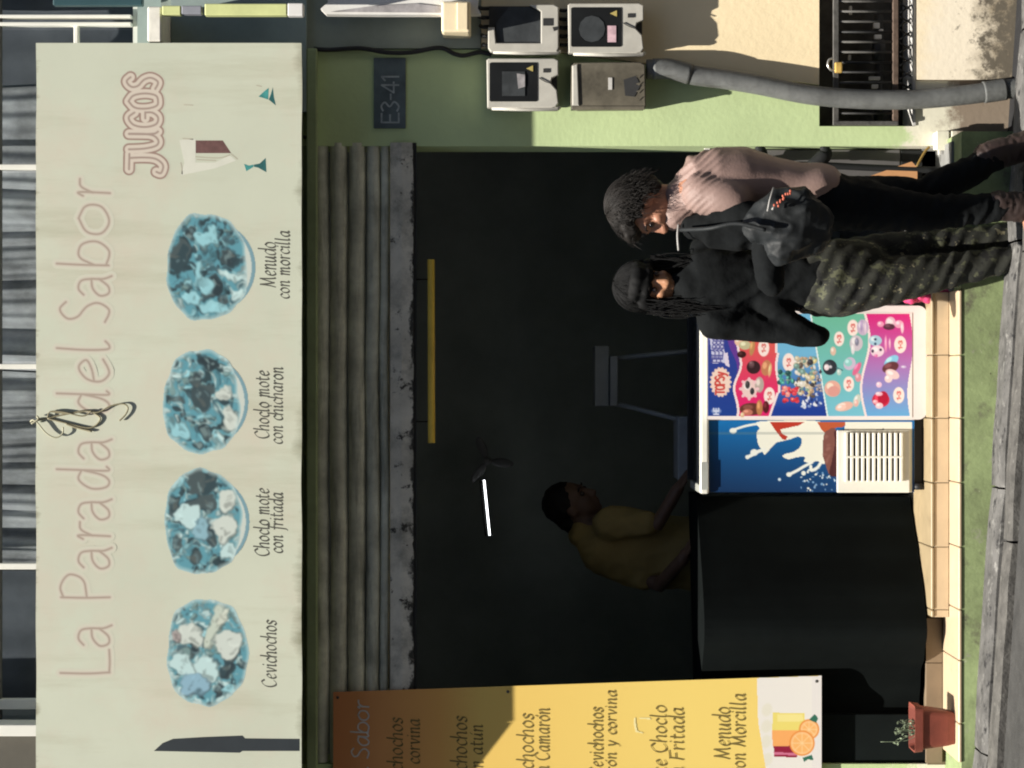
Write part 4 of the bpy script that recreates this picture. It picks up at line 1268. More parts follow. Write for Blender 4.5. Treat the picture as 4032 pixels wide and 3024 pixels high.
SP = [(565, 1080), (560, 1130), (540, 1170), (550, 1250), (575, 1290), (600, 1330), (640, 1290), (690, 1240), (730, 1230), (790, 1215), (850, 1195), (880, 1215), (870, 1270), (820, 1310), (760, 1325), (735, 1345), (780, 1365), (850, 1350), (905, 1350), (900, 1385), (960, 1390), (1000, 1380), (1040, 1400), (1060, 1380), (1060, 1200), (1020, 1080)]
cv.poly([fz(p) for p in SP], (240, 240, 224), smooth=True)
cv.line([fz(p) for p in ((345, 1150), (400, 1130), (470, 1110), (560, 1095))], 9, (238, 240, 230)); cv.ell(*fz((360, 1150)), 14, 11, (238, 240, 230))
cv.line([fz(p) for p in ((600, 1290), (545, 1310), (510, 1330), (470, 1350))], 13, (238, 240, 230)); cv.ell(*fz((520, 1315)), 15, 13, (238, 240, 230)); cv.ell(*fz((468, 1350)), 8, 8, (238, 240, 230))
cv.line([fz(p) for p in ((960, 1390), (900, 1420), (850, 1450), (780, 1485))], 11, (238, 240, 230)); cv.ell(*fz((785, 1482)), 11, 9, (238, 240, 230))
cv.line([fz(p) for p in ((1030, 1385), (1000, 1430), (955, 1450), (950, 1420))], 12, (238, 240, 230))
r = random.Random(5)
for i in range(46):
    x_, y_ = r.gauss(1010, 70), r.gauss(1520, 50)
    if y_ < 1610 and x_ < 1150: cv.ell(*fz((x_, y_)), r.uniform(1.5, 6), r.uniform(1.5, 5), r.choice([(206, 222, 232), (120, 160, 200), (238, 240, 230)]), r.uniform(0, 180), 2)
cv.ell(*fz((895, 1472)), 9, 9, (238, 240, 230)); cv.ell(*fz((712, 1520)), 6, 6, (210, 226, 236))
cv.poly([fz(p) for p in ((640, 1085), (900, 1085), (860, 1110), (720, 1140), (730, 1170), (775, 1195), (760, 1220), (735, 1215), (690, 1160))], (186, 60, 44))
cv.poly([fz(p) for p in ((1000, 1085), (1230, 1085), (1200, 1120), (1110, 1130), (1060, 1170), (1030, 1140))], (190, 92, 58))
cv.poly([fz(p) for p in ((1050, 1180), (1090, 1140), (1130, 1130), (1170, 1200), (1195, 1280), (1190, 1470), (1140, 1500), (1090, 1480), (1060, 1400), (1040, 1320))], (128, 82, 74), smooth=True)
cv.poly([fz(p) for p in ((1130, 1150), (1165, 1190), (1195, 1280), (1190, 1470), (1140, 1496), (1090, 1480), (1110, 1380), (1130, 1260))], (78, 42, 44), smooth=True)
for i in range(10): cv.ell(*fz((r.uniform(1055, 1110), r.uniform(1190, 1400))), 5, 9, (150, 104, 94), r.uniform(0, 90), 4, .6)
cv.poly([fz(p) for p in ((1210, 1085), (1720, 1085), (1720, 1640), (1150, 1640), (1150, 1560), (1200, 1540))], (240, 238, 222))
cv.poly([fz(p) for p in ((170, 1160), (1060, 1160), (1060, 1178), (170, 1178))], (120, 130, 130), amt=.3)
cv.word('SEL', 2700 + 1500 * .5184, 1705, 1688, 16, 5, (60, 60, 62))
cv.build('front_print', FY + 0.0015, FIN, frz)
# vent grille
gr = MB()
a, b = at(3296, 1940, FY - 0.012), at(3584, 1694, FY - 0.012)
gx0, gx1, gz0, gz1 = a.x, b.x, b.z, a.z
gr.bbox(gx0, gx1, FY - 0.010, FY + 0.0005, gz0, gz1, 0.004, 2)
grille = gr.build('vent_grille', M['fwhite'], frz)
sx0, sx1 = at(0, 1893, FY - 0.012).x, at(0, 1706, FY - 0.012).x
MB().box(sx0, sx1, FY - 0.0125, FY - 0.0102, at(3545, 0, FY).z, at(3330, 0, FY).z).build('dark_gap', M['plinth'], grille)
for i in range(11):
    px = 3332 + i * 21.6
    z = at(px, 0, FY - 0.014).z
    MB().bbox(sx0 - 0.003, sx1 + 0.003, FY - 0.022, FY - 0.0126, z - 0.0062, z + 0.0062, 0.002, 1).build('slat', M['fwhite'], grille)
x_ = at(0, 1799, FY).x
MB().bbox(x_ - 0.004, x_ + 0.004, FY - 0.0235, FY - 0.0128, at(3552, 0, FY).z, at(3326, 0, FY).z, 0.001, 1).build('rib', M['fwhite'], grille)

# ------------------------------------------------------------------ price board in front of it
YP = -0.052
pb = thing('price_board', 'colourful ice cream price board standing against the right half of the freezer', 'poster', at(3645, 1425, YP))
M['pbwhite'] = mat('board_plastic', C(246, 236, 232), 0.4, 0.05, 6, 0.03, 30)
pts = []
def rc(cx, cy, r_, a0):
    return [(cx + r_ * math.cos(math.radians(a0 + k * 15)), cy + r_ * math.sin(math.radians(a0 + k * 15))) for k in range(7)]
x0, x1, y0, y1 = 2788, 3650, 1204, 1652
loop = rc(x1 - 34, y1 - 34, 34, 0) + rc(x0 + 6, y1 - 6, 6, 90) + rc(x0 + 6, y0 + 6, 6, 180) + rc(x1 - 34, y0 + 34, 34, 270)
MB().prism([(at(p[0], p[1], YP).x, at(p[0], p[1], YP).z) for p in loop], YP, YP + 0.014).build('board', M['pbwhite'], pb)
cv = Canvas(2786, 3592, 1232, 1644, 2.3, (246, 236, 232))
U = (cv.X - 2700) / 0.5184; V = (cv.Y - 1100) / 0.5184            # crop units
w1 = 395 + 18 * np.sin((V - 430) / 95) + 12 * np.sin(V / 47)
w2a = np.where(V < 560, 690 - (560 - V) * .05, np.where(V < 860, 700 + 12 * np.sin(V / 60), 700 - (V - 860) * .35))
w2b = 985 + (V - 480) * 0.165
w3 = 1372 + 28 * np.sin((V - 300) / 110) - (V - 260) * 0.02
w4 = 1706 + 22 * np.sin((V - 300) / 120)
def grad(a, b, t): return np.array(a, float) * (1 - t[..., None]) + np.array(b, float) * t[..., None]
tv = np.clip((V - 260) / 785, 0, 1)
band = [(U < w1, grad((60, 66, 150), (34, 66, 146), tv)), ((U >= w1) & (U < w2a), grad((222, 104, 84), (226, 40, 112), np.clip(tv * 1.5 - .3, 0, 1))),
        ((U >= w2a) & (U < w2b), grad((116, 184, 220), (34, 64, 152), np.clip(tv * 1.9 - .75, 0, 1))), ((U >= w2b) & (U < w3), grad((112, 188, 158), (122, 196, 218), tv)),
        ((U >= w3) & (U < w4), np.where((tv < .5)[..., None], grad((222, 46, 128), (176, 120, 188), np.clip(tv * 2, 0, 1)), grad((176, 120, 188), (104, 176, 226), np.clip(tv * 2 - 1, 0, 1))))]
for m_, c_ in band:
    cv.c = np.where(m_[..., None], c_, cv.c)
for w_ in (w1, w2a, w3):
    cv.put((np.abs(U - w_) < 9).astype(float), (246, 226, 226))
cv.put((np.abs(U - w2b) < 6).astype(float), (226, 240, 240))
cv.put(((U < w1 - 10) & (U > w1 - 85 + (V - 430) * .25) & (V < 720)).astype(float), (106, 62, 150))
cv.put((((V < 262) | (V > 1040) | (U < 166)) * 1.0), (246, 236, 232))
# header: star burst logo with its word, small print block
for k in range(18):
    an = k * 20 * math.pi / 180
    cv.ell(*fz((265 + 62 * math.cos(an), 780 + 92 * math.sin(an))), 12, 7, (240, 206, 190), math.degrees(an), 2)
cv.ell(*fz((265, 780)), 37, 54, (244, 216, 200), 0, 3)
cv.word('TOPSY'.replace('Y', 'y'), fz((292, 0))[0], fz((0, 872))[1], fz((0, 700))[1], 22, 7, (206, 74, 66))
cv.word('HE', fz((250, 0))[0], fz((0, 1025))[1], fz((0, 975))[1], 13, 5, (214, 220, 240))
cv.ell(*fz((232, 1000)), 20, 12, (200, 210, 236), 0, 4, .5)
cv.poly([fz(p) for p in ((180, 432), (280, 432), (306, 632), (206, 640))], (206, 206, 232))
for k in range(3):
    cv.word('HELADOS', fz((216 + k * 30, 0))[0], fz((0, 630))[1], fz((0, 440))[1], 9, 4, (84, 84, 150), 0.10)
cv.poly([fz(p) for p in ((290, 560), (318, 556), (334, 668), (300, 650))], (226, 214, 232))
# price ovals
for x_, y_, rx_, ry_ in ((592, 520, 22, 34), (636, 885, 22, 34), (782, 630, 24, 36), (1270, 368, 22, 32), (1165, 452, 20, 29), (1238, 795, 21, 30), (1630, 495, 24, 34), (1618, 880, 22, 32)):
    cv.ell(*fz((x_, y_)), rx_, ry_, (250, 232, 224), 0, 3)
    cv.word('1-3', fz((x_ + 14, 0))[0], fz((0, y_ + 34))[1], fz((0, y_ - 34))[1], 9, 4, (214, 96, 90))
def blob(cx, cy, a_, b_, col, rot=0, hl=True):
    cv.ell(*fz((cx, cy)), a_ * .5184, b_ * .5184, col, rot, 3)
    if hl: cv.ell(*fz((cx - a_ * .3, cy - b_ * .3)), a_ * .22, b_ * .22, tuple(min(255, c * 1.3 + 24) for c in col), rot, 4, .7)
# red band: cones, bars
blob(400, 470, 30, 34, (238, 196, 170)); blob(450, 500, 46, 34, (196, 190, 150)); blob(425, 570, 34, 26, (60, 30, 30)); blob(505, 520, 20, 60, (190, 140, 90), 10)
blob(515, 668, 52, 50, (58, 36, 40)); blob(500, 640, 20, 20, (110, 80, 84)); blob(612, 672, 38, 60, (196, 130, 92), 10); blob(640, 690, 12, 50, (226, 180, 130), 8)
blob(485, 830, 60, 72, (238, 206, 200)); blob(470, 800, 18, 30, (60, 60, 60)); blob(505, 850, 16, 26, (50, 50, 54)); blob(560, 800, 34, 60, (186, 170, 160))
for k in range(8):
    an = k * .785; blob(482 + 62 * math.cos(an), 832 + 72 * math.sin(an), 16, 12, (240, 200, 204), math.degrees(an), False)
blob(500, 985, 90, 46, (104, 56, 46), 0); blob(470, 1010, 40, 24, (196, 120, 100)); blob(560, 975, 24, 60, (190, 128, 82)); blob(610, 970, 24, 46, (90, 30, 34)); blob(430, 1030, 16, 20, (226, 190, 150))
# blue band: a crowd of little tubs
r = random.Random(9)
pal = [(206, 188, 160), (180, 150, 120), (226, 220, 206), (96, 84, 78), (120, 150, 140), (60, 60, 66), (216, 200, 140)]
for k in range(90):
    q = r.random()
    blob(r.uniform(835, 985), r.uniform(600, 880), r.uniform(8, 26), r.uniform(8, 24), r.choice(pal), r.uniform(0, 90))
for k in range(26): blob(r.uniform(700, 830), r.uniform(700, 800), r.uniform(8, 22), r.uniform(8, 20), r.choice([(70, 150, 140), (96, 176, 160), (40, 80, 80), (120, 140, 130)]), 0)
for k in range(26): blob(r.uniform(735, 850), r.uniform(820, 925), r.uniform(8, 22), r.uniform(8, 20), r.choice([(222, 70, 80), (206, 50, 60), (240, 150, 140), (180, 40, 60)]), 0)
for k in range(40): blob(r.uniform(885, 1030), r.uniform(860, 975), r.uniform(5, 18), r.uniform(5, 16), r.choice([(60, 76, 140), (190, 200, 226), (120, 140, 190), (34, 46, 100), (226, 230, 240)]), 0)
for k in range(16): blob(r.uniform(975, 1030), r.uniform(700, 860), r.uniform(6, 16), r.uniform(6, 16), r.choice([(50, 46, 60), (160, 150, 150)]), 0)
# teal band
blob(1095, 668, 54, 58, (50, 54, 62)); blob(1070, 668, 20, 24, (240, 220, 226)); blob(1100, 665, 12, 12, (190, 190, 200)); cv.line([fz((1145, 670)), fz((1190, 690))], 5, (70, 110, 120))
blob(1165, 705, 18, 24, (186, 214, 206)); blob(1120, 545, 22, 34, (224, 190, 170)); blob(1245, 640, 44, 50, (206, 190, 214), 30); blob(1235, 632, 30, 30, (150, 210, 206)); blob(1300, 680, 22, 56, (226, 110, 150), 30); blob(1310, 745, 24, 34, (222, 150, 160))
blob(1115, 830, 62, 62, (232, 176, 160)); blob(1125, 850, 46, 40, (224, 160, 150), 0, False)
blob(1205, 965, 70, 34, (236, 186, 170), -14); blob(1180, 975, 40, 22, (246, 206, 190), -14); blob(1300, 920, 26, 50, (206, 210, 196), 20); blob(1295, 940, 16, 26, (236, 180, 170))
blob(1345, 365, 44, 60, (200, 180, 206)); blob(1335, 350, 10, 46, (170, 150, 190)); blob(1365, 370, 8, 46, (226, 200, 220)); blob(1295, 485, 50, 60, (206, 196, 206)); blob(1300, 475, 16, 30, (130, 130, 150)); blob(1270, 530, 14, 40, (226, 222, 226))
# pink band
blob(1555, 330, 40, 46, (232, 190, 206)); blob(1545, 360, 44, 24, (90, 50, 66)); blob(1480, 340, 26, 22, (240, 160, 190)); blob(1620, 340, 34, 30, (238, 170, 196)); blob(1645, 370, 12, 40, (240, 200, 214)); blob(1560, 322, 16, 16, (246, 226, 230))
blob(1440, 465, 50, 40, (170, 206, 224)); blob(1455, 545, 52, 44, (240, 214, 226)); blob(1440, 455, 10, 9, (40, 60, 90)); blob(1440, 490, 9, 9, (40, 60, 90)); blob(1420, 545, 10, 12, (60, 40, 70)); blob(1480, 535, 10, 10, (60, 40, 70)); blob(1445, 580, 14, 12, (226, 120, 170)); blob(1520, 490, 10, 60, (240, 150, 190)); blob(1550, 490, 8, 40, (240, 170, 200))
blob(1562, 620, 62, 34, (140, 206, 236), -35); blob(1555, 668, 64, 40, (104, 56, 62), -20); blob(1570, 720, 56, 34, (238, 206, 206), 25); blob(1540, 755, 30, 30, (242, 216, 216)); blob(1655, 665, 20, 10, (206, 190, 226))
blob(1482, 915, 66, 56, (206, 44, 70)); blob(1500, 900, 40, 50, (186, 30, 60), 0, False); blob(1468, 870, 28, 16, (242, 190, 206)); blob(1470, 960, 30, 24, (242, 206, 214)); blob(1468, 800, 22, 22, (240, 200, 224)); blob(1440, 930, 20, 16, (240, 170, 180))
cv.build('price_print', YP - 0.0015, FIN, pb)

# ------------------------------------------------------------------ counter, inside
M['counter'] = mat('black_counter_cloth', (0.0044, 0.0058, 0.0057), 0.9, 0.25, 3, 0.2, 20, spec=0.05)
ct = thing('serving_counter', 'black draped serving counter running left from the freezer', 'counter', (-0.9, 0.25, 0))
zc = at(2750, 0, 0.2).z
plan = [(fx0 - 0.03, 0.30), (at(0, 2440, -0.1).x, -0.10), (XL + 0.32, 0.05), (XL + 0.02, 0.07), (XL + 0.02, 0.40), (fx0 - 0.03, 0.75)]
mb = MB()
n = 120; vs = []
front = spline([Vector((p[0], p[1], 0)) for p in plan[:4]], 10)
LS = [(q - p).length for p, q in zip(front[:-1], front[1:])]
for i in range(n + 1):
    d_ = sum(LS) * i / n; e_ = d_; k_ = 0
    while k_ < len(LS) - 1 and e_ > LS[k_]: e_ -= LS[k_]; k_ += 1
    p = front[k_].lerp(front[k_ + 1], min(1, e_ / LS[k_]))
    for j in range(9):
        t_ = j / 8
        wv = 0.007 * t_ * math.sin(d_ * 38 + 1.3 * math.sin(d_ * 7))
        vs.append((p.x + wv * 0.5, p.y - 0.012 * t_ + wv, zc - 0.03 - (zc - 0.036) * t_))
mb.add(vs, [(i * 9 + j, (i + 1) * 9 + j, (i + 1) * 9 + j + 1, i * 9 + j + 1) for i in range(n) for j in range(8)], True)
mb.build('drape', M['counter'], ct)
MB().plan([(p.x, p.y) for p in front] + plan[4:], zc - 0.03, zc).build('top', M['counter'], ct)
MB().plan([(p.x, p.y + 0.03) for p in front] + [(XL + 0.04, 0.37), (fx0 - 0.05, 0.7)], 0.005, zc - 0.031).build('carcass', M['counter'], ct)

M['greylam'] = mat('grey_laminate', (0.36, 0.38, 0.40), 0.5, 0.15, 6, 0.05)
dc = thing('display_stand', 'dim grey stand with two ledges behind the freezer', 'stand', at(2720, 1560, 1.1))
def ibox(px0, px1, py0, py1, y, d_, m, name, par, b=0.004):
    a, b_ = at(px0, py1, y), at(px1, py0, y)
    return MB().bbox(a.x, b_.x, y, y + d_, b_.z, a.z, b).build(name, M[m], par)
ibox(2342, 2398, 1362, 1600, 1.0, 0.25, 'greylam', 'top_ledge', dc)
ibox(2402, 2432, 1402, 1598, 0.97, 0.25, 'greylam', 'lower_ledge', dc)
MB().tube([at(2430, 1590, 1.0), at(2740, 1668, 0.85)], 0.011, 6).build('leg', M['greylam'], dc)
MB().tube([at(2430, 1410, 1.05), at(2740, 1380, 0.95)], 0.011, 6).build('leg', M['greylam'], dc)
ibox(2670, 2745, 1640, 1890, 0.75, 0.3, 'greylam', 'tray', dc)
ibox(2742, 2900, 1370, 1900, 0.8, 0.3, 'black', 'base', dc)

M['yellowbar'] = mat('yellow_painted_tube', (0.75, 0.50, 0.07), 0.5, 0.25, 3, 0.05)
yb = thing('yellow_bar', 'long yellow horizontal bar hanging just under the shutter', 'bar', at(1700, 1380, 0.05))
MB().tube([at(1697, 1022, 0.03), at(1698, 1380, 0.03), at(1699, 1744, 0.03)], 0.0145, 12).build('tube', M['yellowbar'], yb)
for py in (1100, 1660):
    p = at(1690, py, 0.03)
    MB().tube([p, p + Vector((0, 0.02, 0.09))], 0.003, 6).build('hanger', M['blackmetal'], yb)
lamp_m = bpy.data.materials.new('lit_tube'); lamp_m.use_nodes = True
lb = lamp_m.node_tree.nodes['Principled BSDF']
lb.inputs['Base Color'].default_value = (0.8, 0.8, 0.8, 1); lb.inputs['Emission Color'].default_value = (0.95, 1, 1, 1); lb.inputs['Emission Strength'].default_value = 2.2
ft = thing('tube_lamp', 'thin white fluorescent tube glowing faintly deep in the shop', 'lamp', at(1915, 2000, 1.9))
MB().tube([at(1906, 1890, 1.9), at(1928, 2108, 1.9)], 0.0048, 8).build('tube', lamp_m, ft)
MB().tube([at(1898, 1890, 1.93), at(1920, 2108, 1.93)], 0.014, 6).build('fitting', M['blackmetal'], ft)
fan = thing('wall_fan', 'small dark wall fan high in the shadowed shop', 'fan', at(1930, 1830, 1.95))
M['dimgrey'] = mat('dim_grey_plastic', (0.2, 0.2, 0.21), 0.4, 0.2, 8, 0.05)
c = at(1920, 1815, 1.95)
for k_ in range(3):
    mb = MB()
    an = k_ * 2.094 + 0.4
    mb.ball(c + Vector((0.07 * math.cos(an), 0, 0.07 * math.sin(an))), 0.055, 0.008, 0.022, rot=Matrix.Rotation(-an, 3, 'Y'))
    mb.build('blade', M['dimgrey'], fan)
MB().ball(c, 0.02).build('hub', M['dimgrey'], fan)
# ------------------------------------------------------------------ things in the doorway
M['greycab'] = mat('grey_cabinet_enamel', (0.105, 0.10, 0.10), 0.5, 0.15, 5, 0.05)
gc = thing('grey_cabinet', 'grey metal cabinet standing inside the right door jamb', 'cabinet', at(3545, 640, 0.2))
a, b = at(2775, 745, 0.10), at(3545, 577, 0.10)
MB().bbox(a.x, XR - 0.004, 0.10, 0.5, b.z, a.z, 0.004).build('body', M['greycab'], gc)
MB().bbox(a.x, XR - 0.006, 0.10, 0.5, -0.07, b.z - 0.002, 0.004).build('base', M['black'], gc)
p = at(2785, 583, 0.09); MB().bbox(p.x - 0.006, p.x + 0.006, 0.088, 0.1, p.z - 0.012, p.z + 0.012, 0.002).build('hinge', M['whitespot'], gc)
M['card'] = mat('brown_cardboard', C(206, 152, 104), 0.8, 0.1, 6, 0.1)
cbx = thing('cardboard_sheet', 'bare brown cardboard sheet slanting behind the woman in the grey jacket', 'cardboard', at(3500, 680, 0.02))
MB().prism([(at(p[0], p[1], 0.02).x, at(p[0], p[1], 0.02).z) for p in ((3390, 705), (3590, 636), (3612, 660), (3612, 760), (3390, 760))], 0.02, 0.03).build('sheet', M['card'], cbx)
M['ochre'] = mat('ochre_cord', (0.18, 0.11, 0.02), 0.6, 0.1, 8, 0.05)
oc = thing('ochre_cord', 'short ochre cord between cardboard sheet and door jamb', 'cord', at(3620, 610, 0.0))
MB().tube(spline([at(3660, 578, 0.0), at(3640, 600, 0.0), at(3610, 655, 0.0)], 5), 0.005, 6).build('cord', M['ochre'], oc)
hk = thing('hooked_stand', 'black upright stand with two curved hooks behind the woman in grey', 'stand', at(3290, 640, -0.1))
mb = MB().tube(spline([at(2800, 670, 0.03), at(2960, 652, 0.03), at(3200, 650, 0.03), at(3420, 660, 0.03), at(3690, 670, 0.03)], 5), 0.014, 8)
mb.build('pole', M['black'], hk)
for px in (2990, 3245):
    mb = MB()
    P_ = spline([at(px - 60, 652, 0.03), at(px - 20, 630, 0.03), at(px + 6, 606, 0.03), at(px, 582, 0.03)], 6)
    mb.tube(P_, [0.016 + 0.014 * math.sin(math.pi * i / (len(P_) - 1)) for i in range(len(P_))], 10)
    mb.ball(at(px, 584, 0.03), 0.017)
    mb.build('hook', M['black'], hk)
M['pinkcloth'] = mat('pink_cloth', C(206, 60, 110), 0.7, 0.2, 10, 0.2, 30)
pk = MB()
for q in range(16):
    t_ = q / 15
    p = at(3575 + 190 * t_, 1176 - 14 * math.sin(t_ * 3), -0.12)
    pk.ball(p + Vector((rng.uniform(-.008, .008), rng.uniform(-.02, .02), 0)), 0.022 * math.sin(0.4 + t_ * 2.4) + 0.008, 0.03, 0.022)
pkt = thing('pink_bag', 'crumpled bright pink bag slumped at the end of the tiled step', 'bag', at(3765, 1170, -0.12))
remesh(pk, 'bag', M['pinkcloth'], pkt, 0.006, 3, lambda co, n_: 0.004 * noise.noise(co * 60))

# ------------------------------------------------------------------ flower pot
M['terracotta'] = mat('terracotta_plastic', (0.21, 0.052, 0.034), 0.6, 0.2, 8, 0.1)
M['soil'] = mat('soil', (0.02, 0.015, 0.012), 1, 0.3, 30, 0.5)
pot = thing('flower_pot', 'square terracotta pot on the left end of the step', 'flower pot', at(3770, 2865, -0.25))
pc = at(3770, 2866, -0.27)
def ring(s_, z, r_=0.018):
    out = []
    for cx_, cy_, a0 in ((s_ - r_, s_ - r_, 0), (-s_ + r_, s_ - r_, 90), (-s_ + r_, -s_ + r_, 180), (s_ - r_, -s_ + r_, 270)):
        for k in range(4):
            an = math.radians(a0 + k * 30)
            out.append((pc.x + cx_ + r_ * math.cos(an), -0.25 + (cy_ + r_ * math.sin(an)) * 0.85, z))
    return out
mb = MB()
prof = [(0.060, ZL + 0.002), (0.066, ZL + 0.03), (0.078, ZL + 0.125), (0.086, ZL + 0.128), (0.089, ZL + 0.158), (0.083, ZL + 0.158), (0.074, ZL + 0.128)]
vs = []
for s_, z in prof: vs += ring(s_, z)
mb.add(vs, [(j * 16 + i, j * 16 + (i + 1) % 16, (j + 1) * 16 + (i + 1) % 16, (j + 1) * 16 + i) for j in range(len(prof) - 1) for i in range(16)] + [tuple(range(16))])
mb.build('pot', M['terracotta'], pot)
mb = MB(); q = ring(0.073, ZL + 0.130); mb.add(q, [tuple(range(16))]); mb.build('soil', M['soil'], pot)
M['leaf'] = mat('pale_leaf', (0.22, 0.27, 0.17), 0.6, 0.3, 12, 0.1)
pln = thing('potted_plant', 'sparse pale twiggy plant growing in the terracotta pot', 'plant', (pc.x, -0.25, ZL + 0.13))
mb, lf = MB(), MB()
r = random.Random(21)
for q in range(15):
    p0 = Vector((pc.x + r.uniform(-.03, .03), -0.25 + r.uniform(-.03, .03), ZL + 0.128))
    d_ = Vector((r.uniform(-.5, .5), r.uniform(-.35, .35), 1)).normalized()
    L = r.uniform(0.05, 0.11)
    P_ = spline([p0, p0 + d_ * L * .5 + Vector((r.uniform(-.01, .01), 0, 0)), p0 + d_ * L + Vector((r.uniform(-.02, .02), 0, -.005))], 4)
    mb.tube(P_, [0.0018 - 0.0001 * i for i in range(len(P_))], 5)
    for k in range(6):
        p = P_[r.randrange(2, len(P_))]
        u = Vector((r.uniform(-1, 1), r.uniform(-.6, .2), r.uniform(-.3, 1))).normalized()
        s_ = u.cross(Vector((r.uniform(-1, 1), 1, r.uniform(-1, 1)))).normalized()
        a_ = r.uniform(.008, .016)
        lf.add([p, p + u * a_ * .5 + s_ * a_ * .28, p + u * a_, p + u * a_ * .5 - s_ * a_ * .28], [(0, 1, 2, 3)])
p0 = Vector((pc.x - 0.02, -0.26, ZL + 0.13))
mb.tube(spline([p0, p0 + Vector((-0.03, 0, 0.05)), p0 + Vector((-0.035, 0, 0.15))], 4), 0.0012, 5)
mb.build('stems', M['leaf'], pln)
o = lf.build('leaves', M['leaf'], pln); o['kind'] = 'stuff'
# ------------------------------------------------------------------ people
def add_head(mb, c, fwd, up, s=1.0):
    """skull, jaw, nose, brow, lips, ears round the centre of the head; returns points on the face"""
    f = Vector(fwd).normalized(); u = Vector(up); u = (u - f * u.dot(f)).normalized(); l = u.cross(f)
    R = Matrix((l, f, u)).transposed()          # columns: left, forward, up
    def W(x, y, z): return c + (l * x + f * y + u * z) * s
    mb.ball(W(0, -0.012, 0.030), 0.074 * s, 0.092 * s, 0.082 * s, R)
    mb.ball(W(0, 0.022, -0.030), 0.060 * s, 0.066 * s, 0.075 * s, R)
    mb.ball(W(0, 0.052, -0.086), 0.026 * s, 0.026 * s, 0.020 * s, R)
    mb.chain([(W(0, 0.078, 0.018), 0.008 * s), (W(0, 0.094, -0.012), 0.011 * s), (W(0, 0.100, -0.028), 0.014 * s)], l, 10)
    mb.ball(W(0.014, 0.086, -0.031), 0.010 * s, 0.011 * s, 0.008 * s, R); mb.ball(W(-0.014, 0.086, -0.031), 0.010 * s, 0.011 * s, 0.008 * s, R)
    mb.ball(W(0, 0.072, 0.030), 0.046 * s, 0.016 * s, 0.010 * s, R)
    mb.ball(W(0, 0.080, -0.054), 0.022 * s, 0.012 * s, 0.0075 * s, R); mb.ball(W(0, 0.078, -0.067), 0.019 * s, 0.012 * s, 0.008 * s, R)
    for sg in (-1, 1):
        mb.ball(W(0.032 * sg, 0.064, -0.020), 0.022 * s, 0.020 * s, 0.020 * s, R)
        mb.ball(W(0.074 * sg, -0.010, -0.008), 0.010 * s, 0.020 * s, 0.031 * s, R)
    return W, R, (l, f, u)

def face_parts(root, body, W, s, skin_dark, lip):
    for sg in (-1, 1):
        e = MB().ball(W(0.031 * sg, 0.0735, 0.010), 0.0105 * s).build('eye', M['eyewhite'], body)
        mb = MB().tube(spline([W(0.014 * sg, 0.085, 0.030), W(0.032 * sg, 0.084, 0.036), W(0.050 * sg, 0.074, 0.030)], 4), 0.003 * s, 5)
        mb.build('eyebrow', M['hairdark'], body)

def strands(mb, W, n, seed, length, curl, rad=0.0022, keep=None, droop=0.5, zmin=-0.2):
    r = random.Random(seed)
    k = 0
    while k < n:
        th = r.uniform(0, 2 * math.pi); z = r.uniform(zmin, 1)
        q = math.sqrt(max(0, 1 - z * z))
        d = Vector((q * math.cos(th), q * math.sin(th), z))
        if keep and not keep(d): continue
        k += 1
        p = W(d.x * 0.080, d.y * 0.098 - 0.012, d.z * 0.088 + 0.030)
        nrm = (W(d.x, d.y, d.z) - W(0, 0, 0)).normalized()
        L = length * r.uniform(0.5, 1.15)
        t1 = nrm.orthogonal().normalized(); t2 = nrm.cross(t1)
        ph = r.uniform(0, 6.28); fr = r.uniform(0.4, 1.4)
        pts = []
        for i in range(8):
            t = i / 7
            w = curl * t
            pts.append(p + nrm * L * (t * 0.7 - droop * 0.5 * t * t) + Vector((0, 0, -1)) * L * droop * t * t + (t1 * math.cos(ph + t * 6.28 * fr) + t2 * math.sin(ph + t * 6.28 * fr)) * w)
        mb.tube(pts, [rad * (1 - 0.6 * i / 7) for i in range(8)], 4, False)

def combed(mb, W, n, seed, ctr, rad, r=0.0012, face=0.35):
    """hair lying along the head, from the crown outwards and down"""
    q = random.Random(seed); k = 0
    while k < n:
        ph = q.uniform(0, 6.283); t0 = q.uniform(0.02, 1.3); dt = q.uniform(0.4, 1.0)
        if math.sin(ph) > face and t0 + dt > 1.25: dt = max(0.1, 1.25 - t0)
        k += 1
        lift = q.uniform(1.0, 1.05); sw = q.uniform(-.25, .25)
        pts = []
        for i in range(7):
            t = t0 + dt * i / 6; p_ = ph + sw * i / 6
            pts.append(W(ctr[0] + rad[0] * lift * math.sin(t) * math.cos(p_), ctr[1] + rad[1] * lift * math.sin(t) * math.sin(p_), ctr[2] + rad[2] * lift * math.cos(t)))
        mb.tube(pts, [r, r, r, r, r, r * .8, r * .4], 4, False)

M['skin'] = mat('skin', (0.36, 0.17, 0.105), 0.5, 0.12, 14, 0.05, 60)
M['skin2'] = mat('warm_skin', (0.40, 0.20, 0.11), 0.5, 0.12, 14, 0.05, 60)
M['skin3'] = mat('brown_skin', (0.15, 0.085, 0.055), 0.5, 0.12, 14, 0.05, 60)
M['eyewhite'] = mat('eye', (0.05, 0.035, 0.03), 0.2, 0.1, 30, 0)
M['iris'] = M['eyewhite']
M['hairdark'] = mat('dark_hair', (0.010, 0.008, 0.0065), 0.65, 0.3, 30, 0.0, spec=0.25)
M['hairblack'] = mat('black_hair', (0.005, 0.005, 0.005), 0.75, 0.3, 30, 0.0, spec=0.2)
M['mauve'] = mat('mauve_jacket_cloth', (0.25, 0.168, 0.144), 0.6, 0.14, 9, 0.25, 140, spec=0.4)
M['blackcloth'] = mat('black_cloth', (0.0065, 0.0075, 0.008), 0.9, 0.3, 9, 0.4, 70, spec=0.12)
